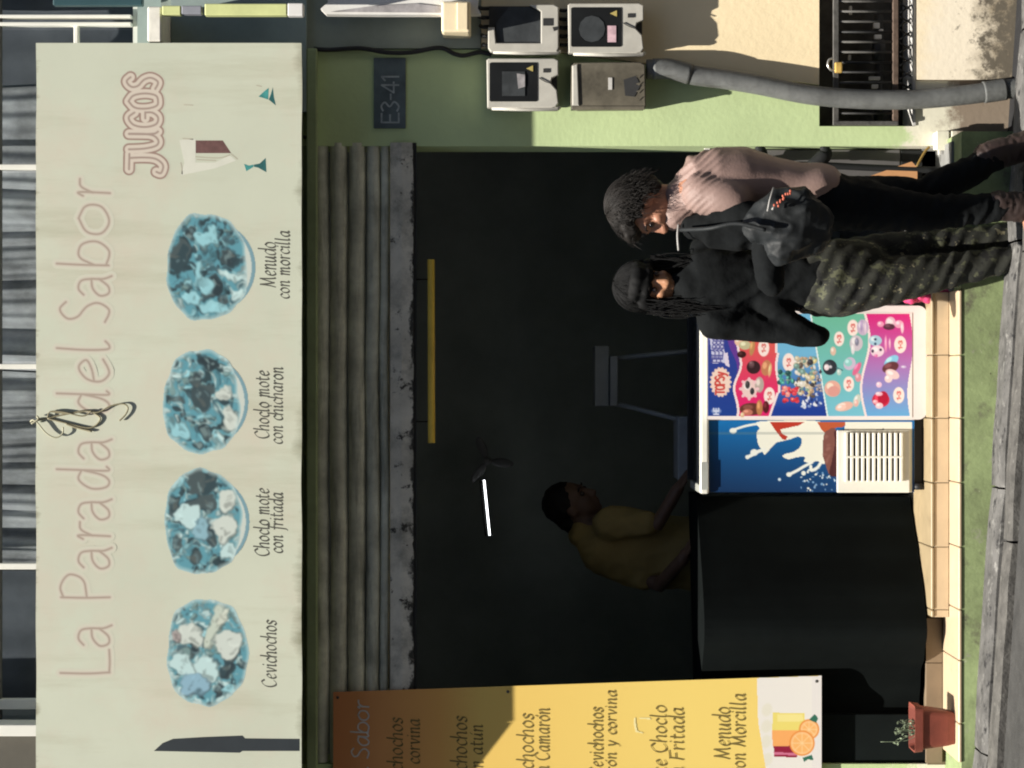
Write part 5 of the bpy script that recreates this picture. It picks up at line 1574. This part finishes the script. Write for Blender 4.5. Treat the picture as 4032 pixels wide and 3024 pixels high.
M['blacknylon'] = mat('black_nylon', (0.015, 0.017, 0.018), 0.6, 0.3, 8, 0.3, 60, spec=0.25)
M['boot'] = mat('brown_boot_leather', (0.030, 0.018, 0.015), 0.6, 0.3, 12, 0.2, 50)
M['camo'] = mat('camouflage_cloth', (0.024, 0.025, 0.019), 0.85, 0.3, 20, 0.25, 120)
layer(M['camo'], (0.075, 0.078, 0.045), 19, 0.55, 0.60, stretch=(1, 1, 0.8), detail=3)
layer(M['camo'], (0.010, 0.010, 0.009), 15, 0.55, 0.59, stretch=(1, 1, 0.8), detail=3, off=(4, 2, 9))
layer(M['camo'], (0.20, 0.18, 0.11), 22, 0.63, 0.66, stretch=(1, 1, 0.8), detail=3, off=(1, 7, 3))
M['ochreshirt'] = mat('ochre_shirt_cloth', (0.36, 0.25, 0.085), 0.85, 0.15, 6, 0.2, 80)
M['logored'] = mat('red_bag_print', (0.5, 0.12, 0.07), 0.6, 0.3, 60, 0)
M['logowhite'] = mat('white_bag_print', (0.36, 0.35, 0.33), 0.6, 0.2, 60, 0)

def folds(amp, sc, dirv=(0, 0, 1), stretch=3.0, amp2=0.0, sc2=40):
    dv = Vector(dirv).normalized()
    def f(co, n_):
        a = co.dot(dv)
        q = co + dv * a * (stretch - 1)
        v = noise.noise(q * sc)
        v = 1 - abs(v) * 2.2
        return amp * (v - 0.5) + (amp2 * noise.noise(co * sc2) if amp2 else 0)
    return f

# ---- woman in the mauve jacket, in profile
Y1P = -0.70
def w1(px, py, dy=0.0): return at(px, py, Y1P + dy)
p1 = thing('person', 'curly haired person in mauve grey jacket and black trousers facing left', 'person', (at(4040, 720, Y1P).x, Y1P, gz(0.8)))
X_ = (1, 0, 0)
body = MB()
W, R, ax = add_head(body, w1(2548, 822), (-0.88, -0.30, -0.34), (-0.30, 0, 1), 1.02)
neck = W(0, -0.03, -0.06)
body.chain([(W(0, -0.02, -0.03), 0.048), (neck, 0.044), (w1(2720, 775), 0.040)], X_)
body.chain([(w1(2740, 755), 0.085, 0.13), (w1(2860, 750), 0.10, 0.14), (w1(3060, 755), 0.085, 0.12), (w1(3250, 775), 0.10, 0.14)], X_)
Lf = [w1(3290, 800, -0.07), w1(3640, 838, -0.07), w1(3960, 815, -0.06), w1(4030, 815, -0.06)]
Lr = [w1(3290, 800, 0.07), w1(3640, 768, 0.06), w1(3920, 622, 0.06), w1(4040, 575, 0.06)]
for Lg in (Lf, Lr):
    body.chain([(Lg[0], 0.075), (Lg[1], 0.05), (Lg[2], 0.036), (Lg[3], 0.034)], X_)
    body.chain([(Lg[3] + Vector((0.02, 0, -0.01)), 0.03), (Lg[3] + Vector((-0.11, -0.01, -0.03)), 0.024)], (0, 0, 1))
Asn = [w1(2795, 800, -0.14), w1(2995, 862, -0.20), w1(3015, 945, -0.22), w1(3018, 970, -0.22)]
Asf = [w1(2795, 790, 0.15), w1(2985, 830, 0.18), w1(3010, 920, 0.02), w1(3012, 935, -0.02)]
for As in (Asn, Asf):
    body.chain([(As[0], 0.036), (As[1], 0.030), (As[2], 0.024), (As[3], 0.022)], (0, 0, 1))
    # hand: palm and five curled fingers
    h = As[3]; fd = (As[3] - As[2]).normalized()
    body.chain([(h, 0.026, 0.018), (h + fd * 0.05, 0.030, 0.016)], (0, 0, 1))
    for k in range(4):
        o_ = Vector((0, 0, 0.024 - 0.016 * k)); L = (0.050, 0.056, 0.052, 0.042)[k]
        a_ = h + fd * 0.06 + o_
        body.chain([(a_, 0.0085), (a_ + fd * L * .5 + Vector((0, -0.006, -0.004)), 0.008), (a_ + fd * L * .75 + Vector((0, -0.004, -0.026)), 0.007)], (0, 1, 0), 8)
    a_ = h + fd * 0.02 + Vector((0, -0.01, 0.026))
    body.chain([(a_, 0.010), (a_ + fd * 0.03 + Vector((0, -0.01, 0.012)), 0.009), (a_ + fd * 0.05 + Vector((0, -0.012, 0.002)), 0.008)], (0, 1, 0), 8)
bd = remesh(body, 'body', M['skin'], p1, 0.0065, 3)
face_parts(p1, bd, W, 1.02, None, None)
# hair: a cap and loose curls
cap = MB()
cap.ball(W(0, -0.030, 0.045), 0.090, 0.098, 0.088, R)
cap.ball(W(0, -0.060, -0.005), 0.080, 0.066, 0.080, R)
cap.ball(W(0, 0.045, 0.086), 0.068, 0.058, 0.036, R)
hair = remesh(cap, 'hair', M['hairdark'], p1, 0.008, 2, lambda co, n_: 0.010 * noise.noise(co * 30) + 0.003 * noise.noise(co * 80))
st_ = MB()
combed(st_, W, 1500, 5, (0, -0.03, 0.045), (0.096, 0.106, 0.096), 0.0016, 0.5)
strands(st_, W, 1300, 3, 0.10, 0.011, 0.0013, keep=lambda d: not (d.y > 0.45 and d.z < 0.55) and not (d.y > 0.1 and d.z < 0.05), droop=0.35, zmin=-0.6)
st_.build('curls', M['hairdark'], hair)
# jacket
jk = MB()
jk.chain([(w1(2690, 775), 0.075, 0.085), (w1(2745, 745), 0.125, 0.16), (w1(2820, 738), 0.148, 0.19), (w1(2930, 735), 0.146, 0.185), (w1(3060, 742), 0.112, 0.165), (w1(3150, 745), 0.096, 0.165), (w1(3228, 742), 0.092, 0.168), (w1(3234, 742), 0.090, 0.165)], X_, 24)
jk.chain([(w1(2655, 845, -0.005), 0.062, 0.072), (w1(2700, 800), 0.08, 0.09)], X_)
jk.chain([(w1(2768, 760, -0.13), 0.080), (w1(2830, 775, -0.15), 0.078), (w1(2885, 790, -0.16), 0.072)], X_)
jk.chain([(w1(2765, 745, 0.14), 0.075), (w1(2905, 752, 0.185), 0.062)], X_)
def jdisp(co, n_):
    # diagonal folds over the shoulder, soft ones below
    q = (co - w1(2750, 700, -0.15))
    s_ = q.x * 0.75 + q.z * 0.66
    near = math.exp(-((co.z - at(2715, 0, Y1P).z) / 0.07) ** 2) * (0.4 + 0.6 / (1 + math.exp(-(co.x - at(0, 740, Y1P).x) * 60)))
    v_ = math.sin(s_ * 150 + 1.2 * noise.noise(co * 6))
    return 0.0072 * near * (1 - 2 * abs(v_) ** 0.7) + 0.0035 * noise.noise(Vector((co.x * 9 + co.z * 9, co.y * 9, co.z * 9))) + 0.003 * noise.noise(Vector((co.x * 14, co.y * 14, co.z * 4)))
remesh(jk, 'jacket', M['mauve'], p1, 0.0075, 14, jdisp)
# black sleeves
sl = MB()
for As, r_ in ((Asn, 1.0), (Asf, 1.0)):
    sl.chain([(As[0].lerp(As[1], .25), 0.062), (As[0].lerp(As[1], .6), 0.058), (As[1], 0.056), (As[1].lerp(As[2], .5), 0.052), (As[2], 0.044)], (0, 0, 1))
for As in (Asn, Asf):
    sl.chain([(As[2], 0.050), (As[3] + (As[3] - As[2]).normalized() * 0.05, 0.056), (As[3] + (As[3] - As[2]).normalized() * 0.13, 0.05)], (0, 0, 1))
sl.chain([(w1(2730, 895, -0.06), 0.045, 0.06), (w1(2800, 895, -0.08), 0.075, 0.09), (w1(2900, 900, -0.09), 0.082, 0.10), (w1(3040, 880, -0.06), 0.08, 0.11)], X_)
remesh(sl, 'sleeves', M['blackcloth'], p1, 0.0085, 9, folds(0.006, 9, (1, 0, 0.3), 2.2, 0.002, 34))
# trousers
tr = MB()
tr.chain([(w1(3200, 770), 0.108, 0.15), (w1(3300, 800), 0.105, 0.165), (w1(3400, 805), 0.10, 0.15)], X_, 20)
for Lg, sg in ((Lf, -1), (Lr, 1)):
    tr.chain([(Lg[0], 0.098, 0.095), (Lg[0].lerp(Lg[1], .5), 0.086, 0.085), (Lg[1], 0.070, 0.068), (Lg[1].lerp(Lg[2], .5), 0.060, 0.06), (Lg[2], 0.050, 0.05)], X_)
remesh(tr, 'trousers', M['blackcloth'], p1, 0.0085, 8, folds(0.006, 12, (0.3, 0, 1), 2.0))
for Lg in (Lf, Lr):
    bt = MB()
    bt.chain([(Lg[2] + Vector((0.004, 0, 0.03)), 0.056, 0.054), (Lg[3], 0.056, 0.05), (Lg[3] + Vector((0.01, 0, -0.02)), 0.056, 0.045)], X_)
    bt.chain([(Lg[3] + Vector((0.03, 0, -0.045)), 0.035, 0.042), (Lg[3] + Vector((-0.05, -0.01, -0.05)), 0.034, 0.044), (Lg[3] + Vector((-0.13, -0.015, -0.06)), 0.026, 0.04)], (0, 0, 1))
    remesh(bt, 'boot', M['boot'], p1, 0.007, 3, folds(0.005, 22, (0, 0, 1), 2))

# the bundle she holds
bg_ = thing('black_bag', 'crumpled black nylon bag held in front by the mauve jacketed person', 'bag', at(3230, 880, -0.92))
mb = MB()
mb.chain([(w1(2985, 900, -0.26), 0.075, 0.05), (w1(3060, 880, -0.27), 0.125, 0.07), (w1(3150, 880, -0.27), 0.135, 0.075), (w1(3205, 900, -0.26), 0.10, 0.06)], X_, 20)
mb.ball(w1(3080, 955, -0.27), 0.08, 0.06, 0.075); mb.ball(w1(3160, 800, -0.25), 0.06, 0.05, 0.06)
def bdisp(co, n_):
    v = abs(noise.noise(Vector((co.x * 9, co.y * 9, co.z * 6)))) + 0.5 * abs(noise.noise(Vector((co.x * 22, co.y * 22, co.z * 14)) + Vector((3, 1, 2))))
    return 0.034 * (0.32 - v)
remesh(mb, 'bag', M['blacknylon'], bg_, 0.0065, 1, bdisp)
mb = MB().tube(spline([w1(3015, 905, -0.36), w1(2900, 880, -0.33), w1(2790, 900, -0.28), w1(2680, 905, -0.14)], 6), 0.008, 6)
mb.build('strap', M['blacknylon'], bg_)
mb = MB().tube(spline([w1(2672, 885, -0.09), w1(2668, 930, -0.12), w1(2672, 985, -0.10)], 5), 0.0042, 6)
mb.build('pale_strap', M['logowhite'], bg_)
mb = MB()
for k in range(9):
    t_ = k / 8
    p = w1(3010 + (k % 3) * 4, 828 - 96 * t_, -0.362 + 0.03 * t_)
mb.tube([w1(3022, 832, -0.36), w1(3030, 790, -0.365), w1(3046, 738, -0.35)], 0.0028, 5)
mb.tube([w1(3040, 826, -0.362), w1(3048, 815, -0.364)], 0.004, 5)
mb.build('white_print', M['logowhite'], bg_)
mb = MB()
r = random.Random(2)
for k in range(12):
    p = w1(3055 + k * 5, 812 - k * 5.5, -0.366)
    mb.ball(p + Vector((r.uniform(-.004, .004), 0, r.uniform(-.006, .006))), 0.0055, 0.003, 0.0045, nu=6, nv=4)
mb.build('red_print', M['logored'], bg_)

# ---- person in black jacket and camouflage trousers
Y2P = -0.43
def w2(px, py, dy=0.0): return at(px, py, Y2P + dy)
p2 = thing('person', 'long haired person in black jacket and camouflage trousers, hand on hip', 'person', (at(4060, 1000, Y2P).x, Y2P, gz(0.5)))
body = MB()
W, R, ax = add_head(body, w2(2566, 1130), (0.20, -0.93, -0.26), (0.1, 0.1, 1), 1.0)
body.chain([(W(0, -0.02, -0.03), 0.048), (W(0, -0.03, -0.08), 0.048), (w2(2740, 1130), 0.055)], X_)
body.chain([(w2(2770, 1125), 0.11, 0.08), (w2(2860, 1115), 0.11, 0.085), (w2(3060, 1095), 0.085, 0.075), (w2(3250, 1092), 0.10, 0.085)], X_)
Lf2 = [w2(3290, 1140, -0.05), w2(3650, 1080, -0.05), w2(3980, 1020, -0.04), w2(4065, 1010, -0.04)]
Lr2 = [w2(3290, 1050, 0.05), w2(3650, 980, 0.06), w2(3980, 930, 0.06), w2(4060, 925, 0.06)]
for Lg in (Lf2, Lr2):
    body.chain([(Lg[0], 0.07), (Lg[1], 0.05), (Lg[2], 0.036), (Lg[3], 0.034)], X_)
    body.chain([(Lg[3] + Vector((-0.01, 0.02, -0.01)), 0.03), (Lg[3] + Vector((0.04, -0.11, -0.03)), 0.024)], (0, 0, 1))
A2n = [w2(2815, 1258, -0.02), w2(3220, 1326, -0.02), w2(3105, 1248, -0.05), w2(3085, 1232, -0.05)]
A2f = [w2(2790, 1000, 0.04), w2(3020, 975, 0.08), w2(3090, 1010, 0.13), w2(3100, 1022, 0.13)]
for As in (A2n, A2f):
    body.chain([(As[0], 0.036), (As[1], 0.030), (As[2], 0.024), (As[3], 0.022)], (0, 0, 1))
    h = As[3]; fd = (As[3] - As[2]).normalized(); sd = fd.cross(Vector((0, 1, 0))).normalized()
    body.chain([(h, 0.026, 0.016), (h + fd * 0.045, 0.030, 0.015)], sd)
    for k in range(4):
        o_ = sd * (0.024 - 0.016 * k); L = (0.050, 0.056, 0.052, 0.042)[k]
        a_ = h + fd * 0.055 + o_
        body.chain([(a_, 0.0085), (a_ + fd * L * .5 + Vector((0, 0.008, 0)), 0.008), (a_ + fd * L * .75 + Vector((0, 0.03, 0)), 0.007)], sd, 8)
    a_ = h + fd * 0.015 + sd * 0.026
    body.chain([(a_, 0.010), (a_ + fd * 0.025 + sd * 0.018, 0.009), (a_ + fd * 0.05 + sd * 0.02, 0.008)], (0, 1, 0), 8)
bd = remesh(body, 'body', M['skin2'], p2, 0.0065, 3)
face_parts(p2, bd, W, 1.0, None, None)
cap = MB()
cap.ball(W(0, -0.028, 0.042), 0.092, 0.100, 0.092, R)
cap.ball(W(0, 0.030, 0.075), 0.080, 0.060, 0.040, R)
cap.ball(W(0, 0.062, 0.040), 0.070, 0.030, 0.028, R)
for sg in (-1, 1):
    e_ = W(0.072 * sg, 0.01, -0.02)
    cap.chain([(W(0.070 * sg, 0.02, 0.03), 0.030), (e_, 0.030), (e_ + Vector((0.01 * sg, -0.015, -0.09)), 0.028), (e_ + Vector((0.0, -0.03, -0.19)), 0.022), (e_ + Vector((-0.005 * sg, -0.03, -0.27)), 0.012)], X_)
hair2 = remesh(cap, 'hair', M['hairblack'], p2, 0.0075, 2, lambda co, n_: 0.005 * noise.noise(Vector((co.x * 60, co.y * 60, co.z * 12))))
st_ = MB()
combed(st_, W, 1500, 8, (0, -0.02, 0.045), (0.094, 0.104, 0.094))
r = random.Random(14)
for q in range(160):
    sg = r.choice((-1, 1))
    p = W(0.084 * sg + r.uniform(-.016, .016), 0.02 + r.uniform(-.02, .03), r.uniform(-.04, .03))
    L = r.uniform(.1, .27)
    pts = [p + Vector((r.uniform(-.003, .003) + 0.02 * sg * math.sin(t * 2 + q), -0.03 * t - .012, -L * t)) for t in (0, .2, .4, .6, .8, 1)]
    st_.tube(pts, [0.0024, 0.0024, 0.002, 0.002, 0.0016, 0.001], 4, False)
st_.build('loose_hair', M['hairblack'], hair2)
# jacket
jk = MB()
jk.chain([(w2(2690, 1130), 0.075, 0.08), (w2(2745, 1125), 0.14, 0.11), (w2(2830, 1115), 0.148, 0.125), (w2(2950, 1098), 0.122, 0.12), (w2(3100, 1095), 0.116, 0.115), (w2(3222, 1097), 0.134, 0.12), (w2(3230, 1097), 0.132, 0.118)], X_, 24)
jk.chain([(W(0, 0.040, -0.120), 0.058, 0.06), (w2(2720, 1130, -0.03), 0.08, 0.08)], X_)
jk.chain([(A2n[0], 0.076), (A2n[0].lerp(A2n[1], .25), 0.062), (A2n[0].lerp(A2n[1], .5), 0.054), (A2n[0].lerp(A2n[1], .8), 0.050), (A2n[1], 0.046)], X_)
jk.chain([(A2n[1], 0.038), (A2n[1].lerp(A2n[2], .5), 0.032), (A2n[2], 0.028)], X_)
jk.chain([(A2f[0], 0.078), (A2f[0].lerp(A2f[1], .5), 0.066), (A2f[1], 0.056), (A2f[2], 0.045)], X_)
for As in (A2n, A2f):
    jk.chain([(As[2], 0.034), (As[3] + (As[3] - As[2]).normalized() * 0.04, 0.048), (As[3] + (As[3] - As[2]).normalized() * 0.12, 0.050)], X_)
remesh(jk, 'jacket', M['blackcloth'], p2, 0.0085, 9, folds(0.0065, 8, (1, 0, 0.4), 2.2, 0.002, 30))
tr = MB()
tr.chain([(w2(3205, 1095), 0.145, 0.12), (w2(3300, 1095), 0.150, 0.13), (w2(3400, 1085), 0.135, 0.12)], X_, 20)
for Lg, sg in ((Lf2, -1), (Lr2, 1)):
    tr.chain([(Lg[0], 0.098, 0.095), (Lg[0].lerp(Lg[1], .5), 0.094, 0.09), (Lg[1], 0.076, 0.075), (Lg[1].lerp(Lg[2], .5), 0.062, 0.06), (Lg[2], 0.050, 0.05), (Lg[3], 0.048, 0.048)], X_)
def cdisp(co, n_):
    q = co.z * 95 + co.x * 50 + 4.0 * noise.noise(co * 6)
    return 0.004 * math.sin(q) * (0.35 + 0.65 * max(0, noise.noise(co * 5 + Vector((1, 2, 3))) + 0.4)) + 0.002 * noise.noise(co * 26)
remesh(tr, 'trousers', M['camo'], p2, 0.0075, 8, cdisp)
for Lg in (Lf2, Lr2):
    bt = MB()
    bt.chain([(Lg[3], 0.045), (Lg[3] + Vector((0, 0, -0.03)), 0.045)], X_)
    bt.chain([(Lg[3] + Vector((-0.01, 0.03, -0.045)), 0.032, 0.04), (Lg[3] + Vector((0.05, -0.12, -0.055)), 0.026, 0.04)], (0, 0, 1))
    remesh(bt, 'shoe', M['boot'], p2, 0.007, 3)

# ---- server in the dark, behind the counter
Y3P = 0.95
def w3(px, py, dy=0.0): return at(px, py, Y3P + dy)
p3 = thing('person', 'person in ochre shirt barely visible behind the black counter', 'person', (at(3000, 2170, Y3P).x, Y3P, 0))
body = MB()
W, R, ax = add_head(body, w3(2262, 1985), (0.72, -0.35, -0.62), (0.5, 0, 1), 1.0)
body.chain([(W(0, -0.02, -0.03), 0.050), (w3(2330, 2085), 0.06)], X_)
body.chain([(w3(2360, 2120), 0.12, 0.09), (w3(2500, 2170), 0.14, 0.10), (w3(2800, 2180), 0.14, 0.10), (w3(2950, 2180), 0.16, 0.11)], X_)
for sg in (-1, 1):
    body.chain([(w3(2950, 2180 + 80 * sg), 0.08), (w3(3250, 2180 + 85 * sg), 0.055), (w3(3470, 2180 + 85 * sg), 0.04)], X_)
    body.chain([(w3(3480, 2180 + 85 * sg, 0.02), 0.03), (w3(3490, 2180 + 85 * sg, -0.12), 0.025)], (0, 0, 1))
A3n = [w3(2400, 2060, -0.12), w3(2590, 2060, -0.16), w3(2660, 1940, -0.24), w3(2672, 1920, -0.25)]
A3f = [w3(2380, 2200, 0.1), w3(2600, 2300, -0.1), w3(2690, 2200, -0.26), w3(2700, 2180, -0.27)]
for As in (A3n, A3f):
    body.chain([(As[0], 0.045), (As[1], 0.036), (As[2], 0.028), (As[3], 0.026)], (0, 0, 1))
    h = As[3]; fd = (As[3] - As[2]).normalized(); sd = fd.cross(Vector((0, 0, 1))).normalized()
    body.chain([(h, 0.028, 0.016), (h + fd * 0.045, 0.032, 0.015)], sd)
    for k in range(4):
        o_ = sd * (0.024 - 0.016 * k); L = (0.050, 0.056, 0.052, 0.042)[k]
        a_ = h + fd * 0.055 + o_
        body.chain([(a_, 0.0085), (a_ + fd * L * .5, 0.008), (a_ + fd * L * .75 + Vector((0, 0, -0.02)), 0.007)], sd, 8)
    a_ = h + fd * 0.015 + sd * 0.026
    body.chain([(a_, 0.010), (a_ + fd * 0.025 + sd * 0.018, 0.009), (a_ + fd * 0.05 + sd * 0.02, 0.008)], (0, 0, 1), 8)
bd = remesh(body, 'body', M['skin3'], p3, 0.0075, 3)
face_parts(p3, bd, W, 1.02, None, None)
cap = MB()
cap.ball(W(0, -0.030, 0.045), 0.086, 0.096, 0.086, R); cap.ball(W(0, -0.075, -0.02), 0.06, 0.05, 0.08, R)
remesh(cap, 'hair', M['hairdark'], p3, 0.008, 2, lambda co, n_: 0.005 * noise.noise(co * 50))
shm = MB()
shm.chain([(w3(2300, 2100), 0.07, 0.07), (w3(2350, 2130), 0.125, 0.11), (w3(2450, 2155), 0.155, 0.125), (w3(2700, 2180), 0.165, 0.125), (w3(2960, 2185), 0.175, 0.13)], X_, 22)
shm.chain([(A3n[0], 0.075), (A3n[0].lerp(A3n[1], .7), 0.066)], X_)
shm.chain([(A3f[0], 0.078), (A3f[0].lerp(A3f[1], .7), 0.066)], X_)
remesh(shm, 'shirt', M['ochreshirt'], p3, 0.009, 8, folds(0.008, 9, (1, 0, 0.4), 2))
tr = MB()
for sg in (-1, 1):
    tr.chain([(w3(2960, 2180 + 60 * sg), 0.11, 0.12), (w3(3250, 2180 + 85 * sg), 0.075), (w3(3440, 2180 + 85 * sg), 0.06)], X_)
remesh(tr, 'trousers', M['blackcloth'], p3, 0.009, 3)
